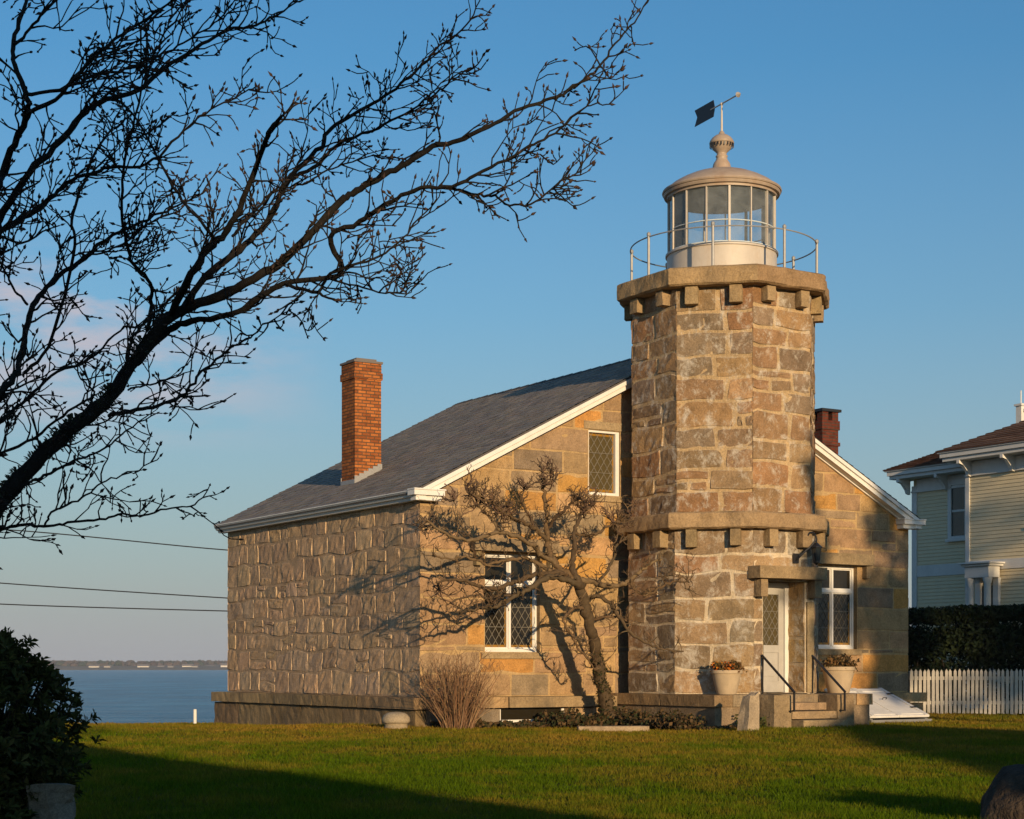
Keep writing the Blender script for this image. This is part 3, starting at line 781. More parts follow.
# wind vane: the arrow runs across the view and away to the right
vd = Vector((math.cos(R(42)), math.sin(R(42)), .0)); vd = Matrix.Rotation(0, 3, 'Z') @ vd
wv = Vector((.70, .70, 0)); wv = Vector((wv.x*math.cos(-ANG)-wv.y*math.sin(-ANG), wv.x*math.sin(-ANG)+wv.y*math.cos(-ANG), 0)).normalized()
wv = Vector((.60, -.80*-.0, 0))
dirw = Vector((.42, -.91, 0)); dirw.normalize()       # in world: head towards the viewer's right, nearer than the tail
c_, s_ = math.cos(-ANG), math.sin(-ANG)
dl_ = Vector((dirw.x*c_-dirw.y*s_, dirw.x*s_+dirw.y*c_, 0)); zv = 11.87; cen = Vector((LX, LY, zv))
mb = MB(); mb.tube([cen-dl_*.40, cen+dl_*.58], .014, 8)
hd = cen+dl_*.58; sd = dl_.cross(Vector((0, 0, 1)))
mb.tube([hd-dl_*.03, hd, hd+dl_*.09], [.005, .055, .003], 8)
va = mb.build('wind_vane', M['lantern_white'], lan)
mb = MB(); prof = [(-.30, .16), (-1.0, .16), (-.90, .0), (-1.0, -.16), (-.30, -.16), (-.25, 0)]
A = [cen+dl_*p+Vector((0, 0, q))+sd*.006 for p, q in prof]; B = [x-sd*.012 for x in A]
iA = [mb.vert(p) for p in A]; iB = [mb.vert(p) for p in B]; mb.face(iA); mb.face(iB[::-1])
for i in range(6): mb.face((iA[i], iB[i], iB[(i+1) % 6], iA[(i+1) % 6]))
mb.build('vane_tail', M['vane'], va)
# gallery rail
mb = MB(); GRR = 1.77
ring = [(LX+.05+GRR*math.cos(2*math.pi*k/72), GRR*math.sin(2*math.pi*k/72), 9.10) for k in range(73)]
mb.tube(ring, .013, 6, cap=False); gr = mb.build('gallery_rail', M['steel'], tower)
for k in range(8):
    th = -math.pi/2+k*math.pi/4; mb = MB(); x, y = LX+.05+GRR*math.cos(th), GRR*math.sin(th)
    mb.tube([(x, y, 8.35), (x, y, 9.17)], .026, 8); mb.lathe([(0, 9.20), (.036, 9.17), (.036, 9.12), (.026, 9.11)], 10, (x, y, 0)); mb.box((x-.06, y-.06, 8.356), (x+.06, y+.06, 8.375))
    mb.build('rail_post', M['steel'], gr)

# wall lantern on a scroll bracket over the door
wlm = empty('wall_lantern', W(TX+.52, TY+YD-.02, 3.02), ANG); tag(wlm, 'unlit black iron lantern on a scrolled bracket over the door lintel', 'lantern')
mb = MB(); pts = [(-.28, -.02, .02), (-.24, -.10, .10), (-.16, -.16, .20), (-.05, -.2, .30), (.03, -.22, .42), (.0, -.22, .52), (-.08, -.2, .54), (-.12, -.17, .48)]
mb.tube(catmull(pts, 4), .018, 6); mb.tube(catmull([(-.1, -.0, .5), (-.04, -.1, .49), (.02, -.2, .5), (.05, -.22, .44), (.05, -.22, .36)], 3), .016, 6)
mb.box((-.33, -.03, -.02), (-.20, .0, .16)); mb.box((-.16, -.025, .42), (-.06, .0, .58)); mb.build('bracket', M['iron'], wlm)
mb = MB(); c0 = (.05, -.22, 0)
mb.lathe([(0, .37), (.035, .35), (.05, .33), (.11, .28), (.115, .265), (.09, .262), (0, .262)], 8, c0); mb.lathe([(0, -.06), (.03, -.03), (.06, -.005), (.06, .012), (0, .014)], 8, c0)
for k in range(4):
    a = math.pi/4+k*math.pi/2; mb.bar((c0[0]+.056*math.cos(a), c0[1]+.056*math.sin(a), .01), (c0[0]+.09*math.cos(a), c0[1]+.09*math.sin(a), .265), .012)
mb.build('frame', M['iron'], wlm); mb = MB(); mb.lathe([(.052, .014), (.084, .261)], 4, c0, None, math.pi/4); mb.build('glass', M['glass_sky'], wlm)

# ------------------------------------------------------------------ door steps, handrails, planters, bulkhead
steps = empty('stone_steps', W(TX, TY, 0), ANG); tag(steps, 'granite steps between two square cheek blocks below the tower door', 'steps')
def cheek(x0, x1):
    mb = MB(); rough_block(mb, (x0, -3.72-TY, -.3), (x1, -3.205-TY, .60), .16, .016, jit((.26, .205, .14), .06)); return mb.build('cheek_block', M['dressed'], steps, tint=True)
cheek(-.92, -.50); cheek(.58, 1.0)
for z0, z1, ya in ((-.2, .155, -4.02), (.158, .305, -3.72), (.308, .455, -3.45)):
    mb = MB(); rough_block(mb, (-.495, ya-TY, z0), (.575, ya-TY+.45, z1), .26, .007, jit((.34, .27, .185), .05)); mb.build('step', M['dressed'], steps, tint=True)
mb = MB(); rough_block(mb, (-.49, -3.0-TY-.2, .458), (.57, -2.9-TY, .603), .3, .005, (.3, .24, .17)); mb.build('step', M['dressed'], steps, tint=True)

def handrail(x, label):
    h = empty('handrail', W(x, 0, 0), ANG); tag(h, label, 'handrail', 'iron handrails of the door steps')
    mb = MB(); a = (0, -2.98, 1.30); b = (0, -3.86, .64)
    mb.bar(a, b, .035, .03); mb.tube([(0, -2.97, 1.31), (0, -2.99, 1.285)], .02, 6); mb.build('rail', M['iron'], h)
    mb = MB(); mb.bar((0, -3.845, .66), (0, -3.845, .315), .028); mb.build('post', M['iron'], h)
    mb = MB(); mb.bar((0, -3.0, 1.27), (0, -2.985, .605), .022); mb.build('post', M['iron'], h)
    mb = MB(); mb.bar((0, -3.62, .31), (0, -3.86, .31), .03, .02); mb.bar((0, -3.635, .32), (0, -3.635, .55), .022); mb.build('foot', M['iron'], h)
    return h
handrail(TX-.56, 'sloping black iron handrail nearer the upright stone, left of the door steps')
handrail(TX+.64, 'sloping black iron handrail in front of the right planter, right of the door steps')

def planter(lx, ly, z, s, label, flowers):
    p = empty('planter', W(lx, ly, z), ANG); p.scale = (s, s, s); tag(p, label, 'planter', 'stone planters beside the door')
    mb = MB(); mb.lathe([(0, 0), (.17, 0), (.18, .02), (.215, .16), (.255, .33), (.262, .37), (.285, .375), (.29, .42), (.285, .435), (.25, .435), (.24, .38), (0, .375)], 36)
    o = mb.build('bowl', M['terracotta'], p, smooth=True); e = o.modifiers.new('e', 'EDGE_SPLIT'); e.split_angle = R(40)
    mb = MB()
    for k in range(36):
        a = 2*math.pi*k/36; mb.poly([(0, 0, .405), (.24*math.cos(a), .24*math.sin(a), .388), (.24*math.cos(a+.1745), .24*math.sin(a+.1745), .388)])
    mb.build('soil', M['soil'], p)
    pl = empty('flowering_plant' if flowers else 'withered_plant', W(lx, ly, z+.38*s), ANG); pl.scale = (s, s, s)
    mb = MB(); mf = MB()
    for k in range(130):
        a = rnd.uniform(0, 6.28); r = .20*math.sqrt(rnd.random()); h = rnd.uniform(.08, .30)*(1-.4*r/.2)
        lean = Vector((math.cos(a), math.sin(a), 0))*rnd.uniform(.02, .12)
        b0 = Vector((r*math.cos(a), r*math.sin(a), 0)); tip = b0+lean+Vector((0, 0, h))
        mb.tube([b0, b0+lean*.3+Vector((0, 0, h*.6)), tip], [.006, .005, .003], 4, jit((.12, .075, .03) if not flowers else (.07, .055, .02), .3), False)
        for q in range(4):
            c = tip+Vector((rnd.gauss(0, .03), rnd.gauss(0, .03), rnd.gauss(0, .025)-.03)); n_ = Vector((rnd.gauss(0, 1), rnd.gauss(0, 1), rnd.gauss(0, 1))).normalized(); u_ = n_.orthogonal(); v_ = n_.cross(u_); z_ = rnd.uniform(.015, .03)
            bright = flowers and (b0.x < -.02 and b0.y < .12 and rnd.random() < .5)
            col = jit(rnd.choice([(.75, .22, .02), (.60, .12, .015), (.85, .35, .03)]) if bright else rnd.choice([(.20, .10, .035), (.12, .085, .03), (.24, .14, .05)]), .25)
            mf.poly([c-u_*z_, c-v_*z_*.6, c+u_*z_, c+v_*z_*.6], col)
    mb.build('stem', M['stem'], pl, tint=True); mf.build('flower' if flowers else 'foliage', M['petal'], pl, tint=True)
    return pl
pp = planter(4.70, -2.86, .602, 1.0, 'round buff planter on the tower ledge, left of the door', True); tag(pp, 'orange flowering plant in the planter left of the door', 'plant')
pp = planter(7.52, -2.72, .602, 1.14, 'round buff planter behind the right handrail, under the window', False); tag(pp, 'withered rust brown plant in the planter under the right window', 'plant')

bh = empty('cellar_bulkhead', W(0, 0, 0), ANG); tag(bh, 'sloping white painted cellar hatch beside the steps', 'cellar hatch')
def bslope(x0, x1, off, th, y0=-.32, y1=-1.68, z0=.60, z1=.07):
    mb = MB(); n_ = Vector((0, z0-z1, -(y1-y0))); n_ = Vector((0, -(z0-z1), (y0-y1))).normalized()
    P = [Vector((x0, y0, z0)), Vector((x1, y0, z0)), Vector((x1, y1, z1)), Vector((x0, y1, z1))]
    P = [p+n_*off for p in P]; Q = [p+n_*th for p in P]
    a = [mb.vert(p) for p in P]; b = [mb.vert(p) for p in Q]; mb.face(a); mb.face(b[::-1])
    for i in range(4): mb.face((a[i], b[i], b[(i+1) % 4], a[(i+1) % 4]))
    return mb
bslope(9.32, 10.125, 0, .045).build('hatch_door', M['bulkhead'], bh, bevel=.006); bslope(10.135, 10.96, 0, .045).build('hatch_door', M['bulkhead'], bh, bevel=.006)
mb = bslope(10.06, 10.20, .047, .012); mb.build('batten', M['bulkhead'], bh)
for x in (9.36, 10.84): bslope(x, x+.09, .047, .014).build('batten', M['bulkhead'], bh)
for ya, yb in ((-.40, -.50), (-1.52, -1.62)):
    for xa, xb in ((9.46, 10.05), (10.21, 10.83)):
        f_ = lambda y: .60+(y+.32)/(-1.36)*(-.53)
        bslope(xa, xb, .047, .012, ya, yb, f_(ya), f_(yb)).build('batten', M['bulkhead'], bh)
for x in (9.40, 10.80):
    for y in (-.62, -1.3): f_ = .60-(-.32-y)*(.53/1.36); bslope(x-.02, x+.14, .064, .008, y, y-.05, f_, f_-.0195).build('hinge', M['iron'], bh)
mb = MB()
for x in (9.34, 10.86):
    for q in ((x, x+.08),):
        P = [(-.31, -.2), (-.31, .575), (-1.66, .045), (-1.66, -.2)]
        A = [mb.vert((q[0], y, z)) for y, z in P]; B = [mb.vert((q[1], y, z)) for y, z in P]
        mb.face(A[::-1]); mb.face(B)
        for i in range(4): mb.face((A[i], A[(i+1) % 4], B[(i+1) % 4], B[i]))
mb.box((9.30, -1.74, -.2), (10.98, -1.665, .035)); mb.build('curb', M['grey_wood'], bh)
for x in (9.9, 10.36):
    mb = MB(); mb.tube([(x-.05, -1.0, .425), (x-.05, -1.03, .46), (x+.05, -1.03, .46), (x+.05, -1.0, .425)], .009, 6); mb.build('handle', M['iron'], bh)

# ------------------------------------------------------------------ stones on the lawn
sp = to_local(Vector(((748-512)/F*29.3, 29.3, 0)))
us = MB(); us_c = W(sp[0], sp[1], 0)
g = []; prof = [(-.3, .14, .13), (.0, .135, .125), (.25, .125, .115), (.48, .115, .105), (.60, .10, .10)]
for z, a, b in prof:
    g.append([us.vert(((sx*a)+(z*.10)+rnd.uniform(-.012, .012), sy*b+rnd.uniform(-.012, .012), z+(.07*(sx > 0) if z > .55 else 0)+rnd.uniform(-.01, .01))) for sx, sy in ((-1, -1), (0, -1.02), (1, -1), (1.02, 0), (1, 1), (0, 1), (-1, 1), (-1.02, 0))])
for A, B in zip(g, g[1:]):
    for k in range(8): us.face((A[k], A[(k+1) % 8], B[(k+1) % 8], B[k]), (.36, .31, .25))
us.face(g[-1], (.36, .31, .25))
o = us.build('standing_stone', M['grey_stone'], None, tint=True); o.location = us_c; o.rotation_euler = (0, 0, ANG+.12)
tag(o, 'upright hewn granite post leaning slightly on the lawn before the steps', 'stone post')
mb = MB(); p0 = at(396, 729, 30.3); ds = empty('domed_stone', (p0.x, 30.3, 0)); tag(ds, 'low grey stone with a rounded top by the house corner', 'stone')
mb.lathe([(.20, -.1), (.205, .02), (.20, .10), (.19, .105)], 28, (0, 0, 0), (.30, .26, .20)); mb.build('base', M['grey_stone'], ds, tint=True, smooth=True)
mb = MB(); mb.lathe([(.19, .10), (.235, .115), (.25, .15), (.245, .20), (.21, .255), (.15, .29), (.07, .305), (0, .31)], 32, (0, 0, 0), (.36, .32, .26)); mb.build('cap', M['grey_stone'], ds, tint=True, smooth=True)
mb = MB(); rough_block(mb, (-.62, -.14, -.1), (.62, .14, .075), .16, .018, (.34, .28, .21)); o = mb.build('stone_slab', M['grey_stone'], None, tint=True)
p0 = at(613, 730, 30.0); o.location = (p0.x, 30.0, 0); o.rotation_euler = (0, 0, .06); tag(o, 'flat stone slab lying on the lawn before the gnarled tree', 'stone slab')
mb = MB(); mb.tube([(0, 0, -.1), (0, 0, .19), (0, 0, .20)], [.035, .034, .028], 10); o = mb.build('marker_post', M['white'], None)
o.location = (at(195, 720, 36.6).x, 36.6, 0); tag(o, 'short white marker post at the lawn edge above the water', 'post')

# ------------------------------------------------------------------ ground, sea, far shore
def sstep(a, b, x): t = np.clip((x-a)/(b-a), 0, 1); return t*t*(3-2*t)
def gz(x, y):
    edge = 38.4 + np.maximum(0, x+4.0)*4.0 + .6*np.sin(x*.7)
    z = -3.9*sstep(0, 9, y-edge) - .16*sstep(31, 38, y)*(1-sstep(-4, 1, x))
    return z + .018*np.sin(x*.9+.3*y) + .014*np.sin(y*.8-.5*x)
xs = np.concatenate([np.linspace(-400, -32, 24), np.linspace(-30, 34, 129), np.linspace(36, 400, 24)])
ys = np.concatenate([np.linspace(-300, -8, 24), np.linspace(-6, 62, 137), np.linspace(66, 420, 24)])
GX, GY = np.meshgrid(xs, ys); GZ = gz(GX, GY); nx, ny = len(xs), len(ys)
me = bpy.data.meshes.new('ground'); V = np.stack([GX, GY, GZ], -1).reshape(-1, 3)
I = np.arange(nx*ny).reshape(ny, nx); Q = np.stack([I[:-1, :-1], I[:-1, 1:], I[1:, 1:], I[1:, :-1]], -1).reshape(-1, 4)
me.from_pydata(V.tolist(), [], Q.tolist()); me.polygons.foreach_set('use_smooth', [True]*len(me.polygons)); me.materials.append(M['ground'])
o = bpy.data.objects.new('ground', me); COL.objects.link(o); tag(o, kind='structure')
SEA = -3.0
mb = MB(); mb.poly([(-9000, 30, SEA), (9000, 30, SEA), (9000, 14000, SEA), (-9000, 14000, SEA)]); o = mb.build('sea', M['sea']); tag(o, kind='structure')

FY = 2400.0
mb = MB(); n = 90
for k in range(n):
    xa, xb = -1500+3000*k/n, -1500+3000*(k+1)/n
    h = lambda x: 3.2+2.5*noise.noise(Vector((x*.004, 3, 1)))
    P = [[(x, FY, SEA-.5), (x, FY+6, SEA+1.5), (x, FY+60, h(x)), (x, FY+500, h(x)+3), (x, FY+900, SEA-1)] for x in (xa, xb)]
    for i in range(4): mb.poly([P[0][i], P[1][i], P[1][i+1], P[0][i+1]])
o = mb.build('far_shore', M['far_land']); tag(o, kind='structure')
mb = MB()
for k in range(2300):
    x = rnd.uniform(-800, -150); y = FY+rnd.uniform(60, 420); r = rnd.uniform(3.5, 8); hh = 3.0+rnd.uniform(2, 7.5)+2.0*noise.noise(Vector((x*.012, 0, 0)))
    c = jit(rnd.choice([(.085, .062, .045), (.07, .058, .045), (.10, .07, .05), (.04, .05, .03)]), .25)
    pts = []
    for j, (q, zz) in enumerate(((.5, 1.0), (1.0, .35), (.8, .75), (.25, 1.0))):
        pts.append([mb.vert((x+r*q*math.cos(a)*rnd.uniform(.7, 1.2), y+r*q*math.sin(a)*rnd.uniform(.7, 1.2), SEA+3+hh*zz*rnd.uniform(.85, 1.1)*(0.2 if j == 0 else 1))) for a in (0, 1.05, 2.1, 3.14, 4.19, 5.24)])
    for A, B in zip(pts, pts[1:]):
        for q in range(6): mb.face((A[q], A[(q+1) % 6], B[(q+1) % 6], B[q]), c)
    mb.face(pts[-1], c)
o = mb.build('far_woods', M['far_tree'], tint=True); tag(o, 'brown leafless woods along the far shore across the water', kind='stuff')
far = [(88, 14, 5.5, 'white'), (101, 9, 5, 'grey'), (138, 16, 6, 'white'), (155, 9, 5, 'white'), (166, 8, 4.5, 'white'), (183, 15, 6.5, 'white'), (191, 8, 5, 'grey'), (205, 11, 5, 'white'), (222, 13, 7.5, 'white')]
names_far = ['long pale house on the far shore just beyond the dark shrub', 'small pale cottage second from the shrub on the far shore', 'wide white house low on the far shore, middle of the view', 'small white cottage right of the wide low far house',
             'smallest white far cottage near the middle of the shore', 'large bright house with two gables on the far shore', 'small grey house touching the large bright far house', 'low white house between bright far house and stone wall', 'tall white house on the far shore next to the stone house wall']
for (px, w_, h_, kd), lb in zip(far, names_far):
    x = (px-512)/F*FY; hs = empty('shore_house', (x, FY+25+rnd.uniform(0, 20), SEA+1.8)); tag(hs, lb, 'house', 'houses on the far shore'); d_ = 7.0
    mb = MB(); mb.box((-w_/2, 0, 0), (w_/2, d_, h_*.62)); mb.build('wall', M['far_white'], hs)
    mb = MB(); P = [(-.6, h_*.6), (d_/2, h_), (d_+.6, h_*.6), (d_/2, h_*.55)]
    A = [mb.vert((-w_/2-.4, y, z)) for y, z in P]; B = [mb.vert((w_/2+.4, y, z)) for y, z in P]
    mb.face(A); mb.face(B[::-1])
    for i in range(4): mb.face((A[i], A[(i+1) % 4], B[(i+1) % 4], B[i]))
    mb.build('roof', M['far_grey'], hs)

# ------------------------------------------------------------------ neighbour: yellow clapboard house
NC = at(967, 460, 46.5); NC.z = 0
nb = empty('clapboard_house', NC, ANG); tag(nb, 'two storey yellow clapboard house with white trim and bracketed eaves behind the hedge', 'house')
# local x = v (right and away), local y = u (away to the left); main facade on x = 0 for y < 0, wing facade on x = .9 for y > 0
def zN(py, lx, ly):
    Y = NC.y + lx*VY + ly*UY; return ZC + (HY-py)/F*Y
ZE_M, ZE_W = zN(458, 0, 0), zN(470, .9, 1.0)
MAIN_Y0, WING_Y1, WX = -13.0, 2.82, .85
def clap(mb, x, y0, y1, z0, z1, step=.10):
    n = int((z1-z0)/step)
    for k in range(n+1):
        a = z0+k*step; b = min(a+step, z1)
        if b-a < .01: continue
        mb.poly([(x-.022, y1, a), (x-.022, y0, a), (x-.004, y0, b), (x-.004, y1, b)]); mb.poly([(x-.004, y1, a), (x-.004, y0, a), (x-.022, y0, a), (x-.022, y1, a)])
mb = MB(); clap(mb, 0, MAIN_Y0, 0, 0, ZE_M-.35); clap(mb, WX, 0, WING_Y1, 0, ZE_W-.35)
mb.box((0, MAIN_Y0, -.3), (9, 0, ZE_M-.1)); mb.box((WX, .001, -.3), (8, WING_Y1, ZE_W-.1))
mb.build('wall', M['clapboard'], nb)
mb = MB()
mb.box((-.05, -.12, 0), (.02, .02, ZE_M-.3)); mb.box((WX-.05, WING_Y1-.16, 0), (WX+.02, WING_Y1+.03, ZE_W-.3)); mb.build('corner_board', M['white_cool'], nb, bevel=.005)
mb = MB(); mb.box((-.045, MAIN_Y0, ZE_M-.46), (.0, -.121, ZE_M-.12)); mb.box((WX-.045, .0, ZE_W-.44), (WX, WING_Y1-.161, ZE_W-.12))
mb.box((-.075, MAIN_Y0, ZE_M-.51), (.0, .03, ZE_M-.462)); mb.box((WX-.075, .03, ZE_W-.49), (WX, WING_Y1+.04, ZE_W-.442)); mb.build('frieze', M['white_cool'], nb, bevel=.004)
mb = MB(); zb = zN(566, 0, 0); mb.box((-.04, MAIN_Y0, zb-.14), (0, -.121, zb+.12)); mb.box((WX-.04, .0, zb-.16), (WX, WING_Y1-.161, zb+.16)); mb.build('belt_board', M['white_cool'], nb, bevel=.004)
def eave(x, y0, y1, z, ov):
    mb = MB(); mb.box((x-ov, y0, z-.10), (x+.3, y1, z)); mb.box((x-ov-.06, y0-.0, z+.001), (x+.3, y1+.04, z+.12)); mb.box((x-ov-.10, y0, z+.121), (x+.3, y1+.10, z+.17)); return mb
OVN = .50
eave(0, MAIN_Y0, .42, ZE_M, OVN).build('eave', M['white_cool'], nb, bevel=.008); eave(WX, .43, WING_Y1+.46, ZE_W, OVN).build('eave', M['white_cool'], nb, bevel=.008)
def bracket_at(x, y, z):
    mb = MB(); P = [(0, 0), (-.46, 0), (-.46, -.09), (-.30, -.13), (-.14, -.30), (-.10, -.40), (0, -.43)]
    A = [mb.vert((x-.046+a, y-.05, z-.101+b)) for a, b in P]; B = [mb.vert((x-.046+a, y+.05, z-.101+b)) for a, b in P]
    mb.face(A[::-1]); mb.face(B)
    for i in range(len(P)): mb.face((A[i], A[(i+1) % len(P)], B[(i+1) % len(P)], B[i]))
    mb.build('eave_bracket', M['white_cool'], nb)
for y in (-.15, -1.65, -3.2, -4.8): bracket_at(0, y, ZE_M)
for y in (1.5, 2.95): bracket_at(WX, y, ZE_W)
def hip(x0, x1, y0, y1, z, rise, inset):
    mb = MB(); cols = [(.175, .105, .066), (.145, .09, .058), (.21, .125, .078)]
    A = [(x0, y0), (x1, y0), (x1, y1), (x0, y1)]; B = [(x0+inset, y0+inset), (x1-inset, y0+inset), (x1-inset, y1-inset), (x0+inset, y1-inset)]
    rows = 26
    for i in range(4):
        a0, a1, b0, b1 = A[i], A[(i+1) % 4], B[i], B[(i+1) % 4]
        mb.poly([(a0[0], a0[1], z-.02), (a1[0], a1[1], z-.02), (b1[0], b1[1], z+rise-.02), (b0[0], b0[1], z+rise-.02)], cols[0])
        for r in range(rows):
            t0, t1 = r/rows, (r+1)/rows
            L = lambda p, q, t, zz: (p[0]+(q[0]-p[0])*t, p[1]+(q[1]-p[1])*t, z+rise*t+zz)
            p = [L(a0, b0, t0, .02), L(a1, b1, t0, .02), L(a1, b1, t1, 0), L(a0, b0, t1, 0)]
            m_ = 14
            for k in range(m_):
                w0, w1 = k/m_, (k+1)/m_
                mix = lambda u_, v_, w: tuple(u_[j]+(v_[j]-u_[j])*w for j in range(3))
                q = [mix(p[0], p[1], w0), mix(p[0], p[1], w1), mix(p[3], p[2], w1), mix(p[3], p[2], w0)]
                dz = rnd.uniform(0, .015); q = [(x, y, zz+(dz if j < 2 else 0)) for j, (x, y, zz) in enumerate(q)]
                mb.poly(q, jit(rnd.choice(cols), .2))
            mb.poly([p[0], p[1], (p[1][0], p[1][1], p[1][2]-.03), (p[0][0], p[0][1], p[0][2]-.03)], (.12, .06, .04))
    mb.poly([(x, y, z+rise) for x, y in B], cols[0]); return mb
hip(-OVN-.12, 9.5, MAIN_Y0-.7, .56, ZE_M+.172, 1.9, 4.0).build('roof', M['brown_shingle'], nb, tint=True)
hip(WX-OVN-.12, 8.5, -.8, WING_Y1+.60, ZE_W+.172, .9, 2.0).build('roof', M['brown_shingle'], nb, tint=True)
def sash_window(x, y0, y1, z0, z1, curtain=True):
    mb = MB(); f_ = .13
    mb.box((x-.075, y0-f_, z0-.05), (x-.0, y0, z1+.16)); mb.box((x-.075, y1, z0-.05), (x, y1+f_, z1+.16)); mb.box((x-.075, y0, z1), (x, y1, z1+.16)); mb.box((x-.12, y0-f_-.05, z0-.13), (x, y1+f_+.05, z0-.051)); mb.box((x-.075, y0, z0-.05), (x, y1, z0+.02))
    zm = (z0+z1)/2; mb.box((x-.05, y0, zm-.03), (x-.002, y1, zm+.03)); mb.box((x-.045, (y0+y1)/2-.015, z0+.02), (x-.004, (y0+y1)/2+.015, zm-.03)); mb.box((x-.045, (y0+y1)/2-.015, zm+.03), (x-.004, (y0+y1)/2+.015, z1))
    w = mb.build('window', M['white_cool'], nb, bevel=.004)
    mb = MB(); mb.box((x-.032, y0, z0), (x-.024, y1, z1)); mb.build('pane', M['glass_sky'], w)
    return w
zc = lambda py, ly, x=0: zN(py, x, ly)
sash_window(WX, .35, 1.32, zc(536, .8, WX), zc(484, .8, WX)); sash_window(0, -3.55, -2.55, zc(520, -3), zc(464, -3)); sash_window(0, -3.6, -2.6, zc(612, -3), zc(583, -3))
sash_window(0, -6.4, -5.4, zc(515, -6), zc(458, -6))
# portico
pt = MB(); ph = zN(574, -.4, -.8); py0, py1 = -1.20, -.40
pt.box((-.56, py0-.10, ph+.20), (-.03, py1+.10, ph+.26)); pt.box((-.62, py0-.16, ph+.261), (-.03, py1+.16, ph+.31)); pt.box((-.50, py0-.02, ph-.10), (-.08, py1+.02, ph+.199))
por = pt.build('portico', M['white_cool'], nb, bevel=.01)
for y in (py0+.11, py1-.11):
    mb = MB(); mb.lathe([(.125, 0), (.125, .06), (.105, .10), (.09, ph-.26), (.105, ph-.23), (.105, ph-.20), (.125, ph-.17), (.125, ph-.102)], 18, (-.40, y, 0)); mb.build('column', M['white_cool'], por, smooth=True)
mb = MB(); mb.box((-.12, py0, 0), (-.03, py0+.18, ph-.102)); mb.build('pilaster', M['white_cool'], por)
mb = MB(); mb.box((-.12, py1-.18, 0), (-.03, py1, ph-.102)); mb.build('pilaster', M['white_cool'], por)
mb = MB(); mb.box((-.06, py0+.2, .1), (-.026, py1-.2, ph-.3)); mb.build('door', M['glass_sky'], nb)
mb = MB(); mb.box((WX-.03, .2, .4), (WX+.0, .75, zN(592, WX, .5))); mb.build('shutter', flat_mat('blue grey shutter', (.16, .24, .30), .7), nb)
# roof cupola just inside the frame
cu = at(1058, 412, 49.5); cl_ = Vector(((cu.x-NC.x)*VX+(cu.y-NC.y)*VY, (cu.x-NC.x)*UX+(cu.y-NC.y)*UY, 0)); zc0 = zN(432, cl_.x, cl_.y); zc1 = zN(405, cl_.x, cl_.y)
mb = MB(); hw_ = .72
for sx in (-1, 1):
    for sy in (-1, 1): mb.box((cl_.x+sx*hw_-.10, cl_.y+sy*hw_-.10, zc0-1.2), (cl_.x+sx*hw_+.10, cl_.y+sy*hw_+.10, zc1)); mb.box((cl_.x+sx*hw_-.14, cl_.y+sy*hw_-.14, zc1+.001), (cl_.x+sx*hw_+.14, cl_.y+sy*hw_+.14, zc1+.06))
for sx, sy in ((0, -1), (0, 1), (-1, 0), (1, 0)):
    for z in (zc1-.16, zc0-.2):
        if sx == 0: mb.box((cl_.x-hw_+.10, cl_.y+sy*hw_-.03, z), (cl_.x+hw_-.10, cl_.y+sy*hw_+.03, z+.07))
        else: mb.box((cl_.x+sx*hw_-.03, cl_.y-hw_+.10, z), (cl_.x+sx*hw_+.03, cl_.y+hw_-.10, z+.07))
mb.tube([(cl_.x-hw_, cl_.y+hw_, zc1+.06), (cl_.x-hw_, cl_.y+hw_, zc1+.45)], .018, 6); mb.build('roof_deck_rail', M['white_cool'], nb)

# ------------------------------------------------------------------ picket fence and hedge
f0 = at(909, 715, 39.2); f1 = Vector((f0.x+9.5, f0.y-1.1, 0)); f0.z = 0
fa = math.atan2(f1.y-f0.y, f1.x-f0.x); fl = (f1-f0).length
fence = empty('picket_fence', f0, fa); tag(fence, 'low white picket fence with gothic points below the hedge', 'fence')
pm = MB(); P = [(-.033, .04), (.033, .04), (.033, .99), (0, 1.05), (-.033, .99)]
A = [pm.vert((a, -.012, z)) for a, z in P]; B = [pm.vert((a, .012, z)) for a, z in P]; pm.face(A); pm.face(B[::-1])
for i in range(5): pm.face((A[i], B[i], B[(i+1) % 5], A[(i+1) % 5]))
pk = pm.build('picket', M['fence'], fence); pk.location = (.05, -.05, 0)
npk = int(fl/.096)
for k in range(1, min(npk, 95)):
    c = pk.copy(); COL.objects.link(c); c.parent = fence; c.location = (.05+k*.096, -.05, rnd.uniform(-.012, .012)); c.rotation_euler = (0, rnd.uniform(-.012, .012), 0)
for z in (.25, .80):
    mb = MB(); mb.box((0, -.037, z), (fl, .003, z+.08)); mb.build('rail', M['fence'], fence)
for k in range(5):
    mb = MB(); x = k*fl/4.2; mb.box((x, .004, -.2), (x+.1, .1, 1.0)); mb.build('post', M['fence'], fence)

def leaf_cloud(mb, cen_r, n, size, cols, shell=.55, squash=1.0):
    """many small leaves through a set of clumps (centre, radius)"""
    for _ in range(n):
        c, r = rnd.choice(cen_r)
        d = Vector((rnd.gauss(0, 1), rnd.gauss(0, 1), rnd.gauss(0, 1))).normalized()*r*(shell+(1-shell)*rnd.random()); d.z *= squash
        p = c+d; n_ = (d.normalized()*.6+Vector((rnd.gauss(0, .7), rnd.gauss(0, .7), rnd.gauss(0, .7)+.2))).normalized()
        u_ = n_.orthogonal().normalized(); a = rnd.uniform(0, 6.28); v_ = n_.cross(u_); u_, v_ = u_*math.cos(a)+v_*math.sin(a), v_*math.cos(a)-u_*math.sin(a)
        s = size*rnd.uniform(.6, 1.4)
        mb.poly([p-u_*s, p-v_*s*.45, p+u_*s, p+v_*s*.45], jit(rnd.choice(cols), .3))
hedge = empty('hedge', (f0.x, f0.y, 0), fa); tag(hedge, 'tall dark clipped hedge between the picket fence and the yellow house', 'hedge')
mb = MB(); cl = []
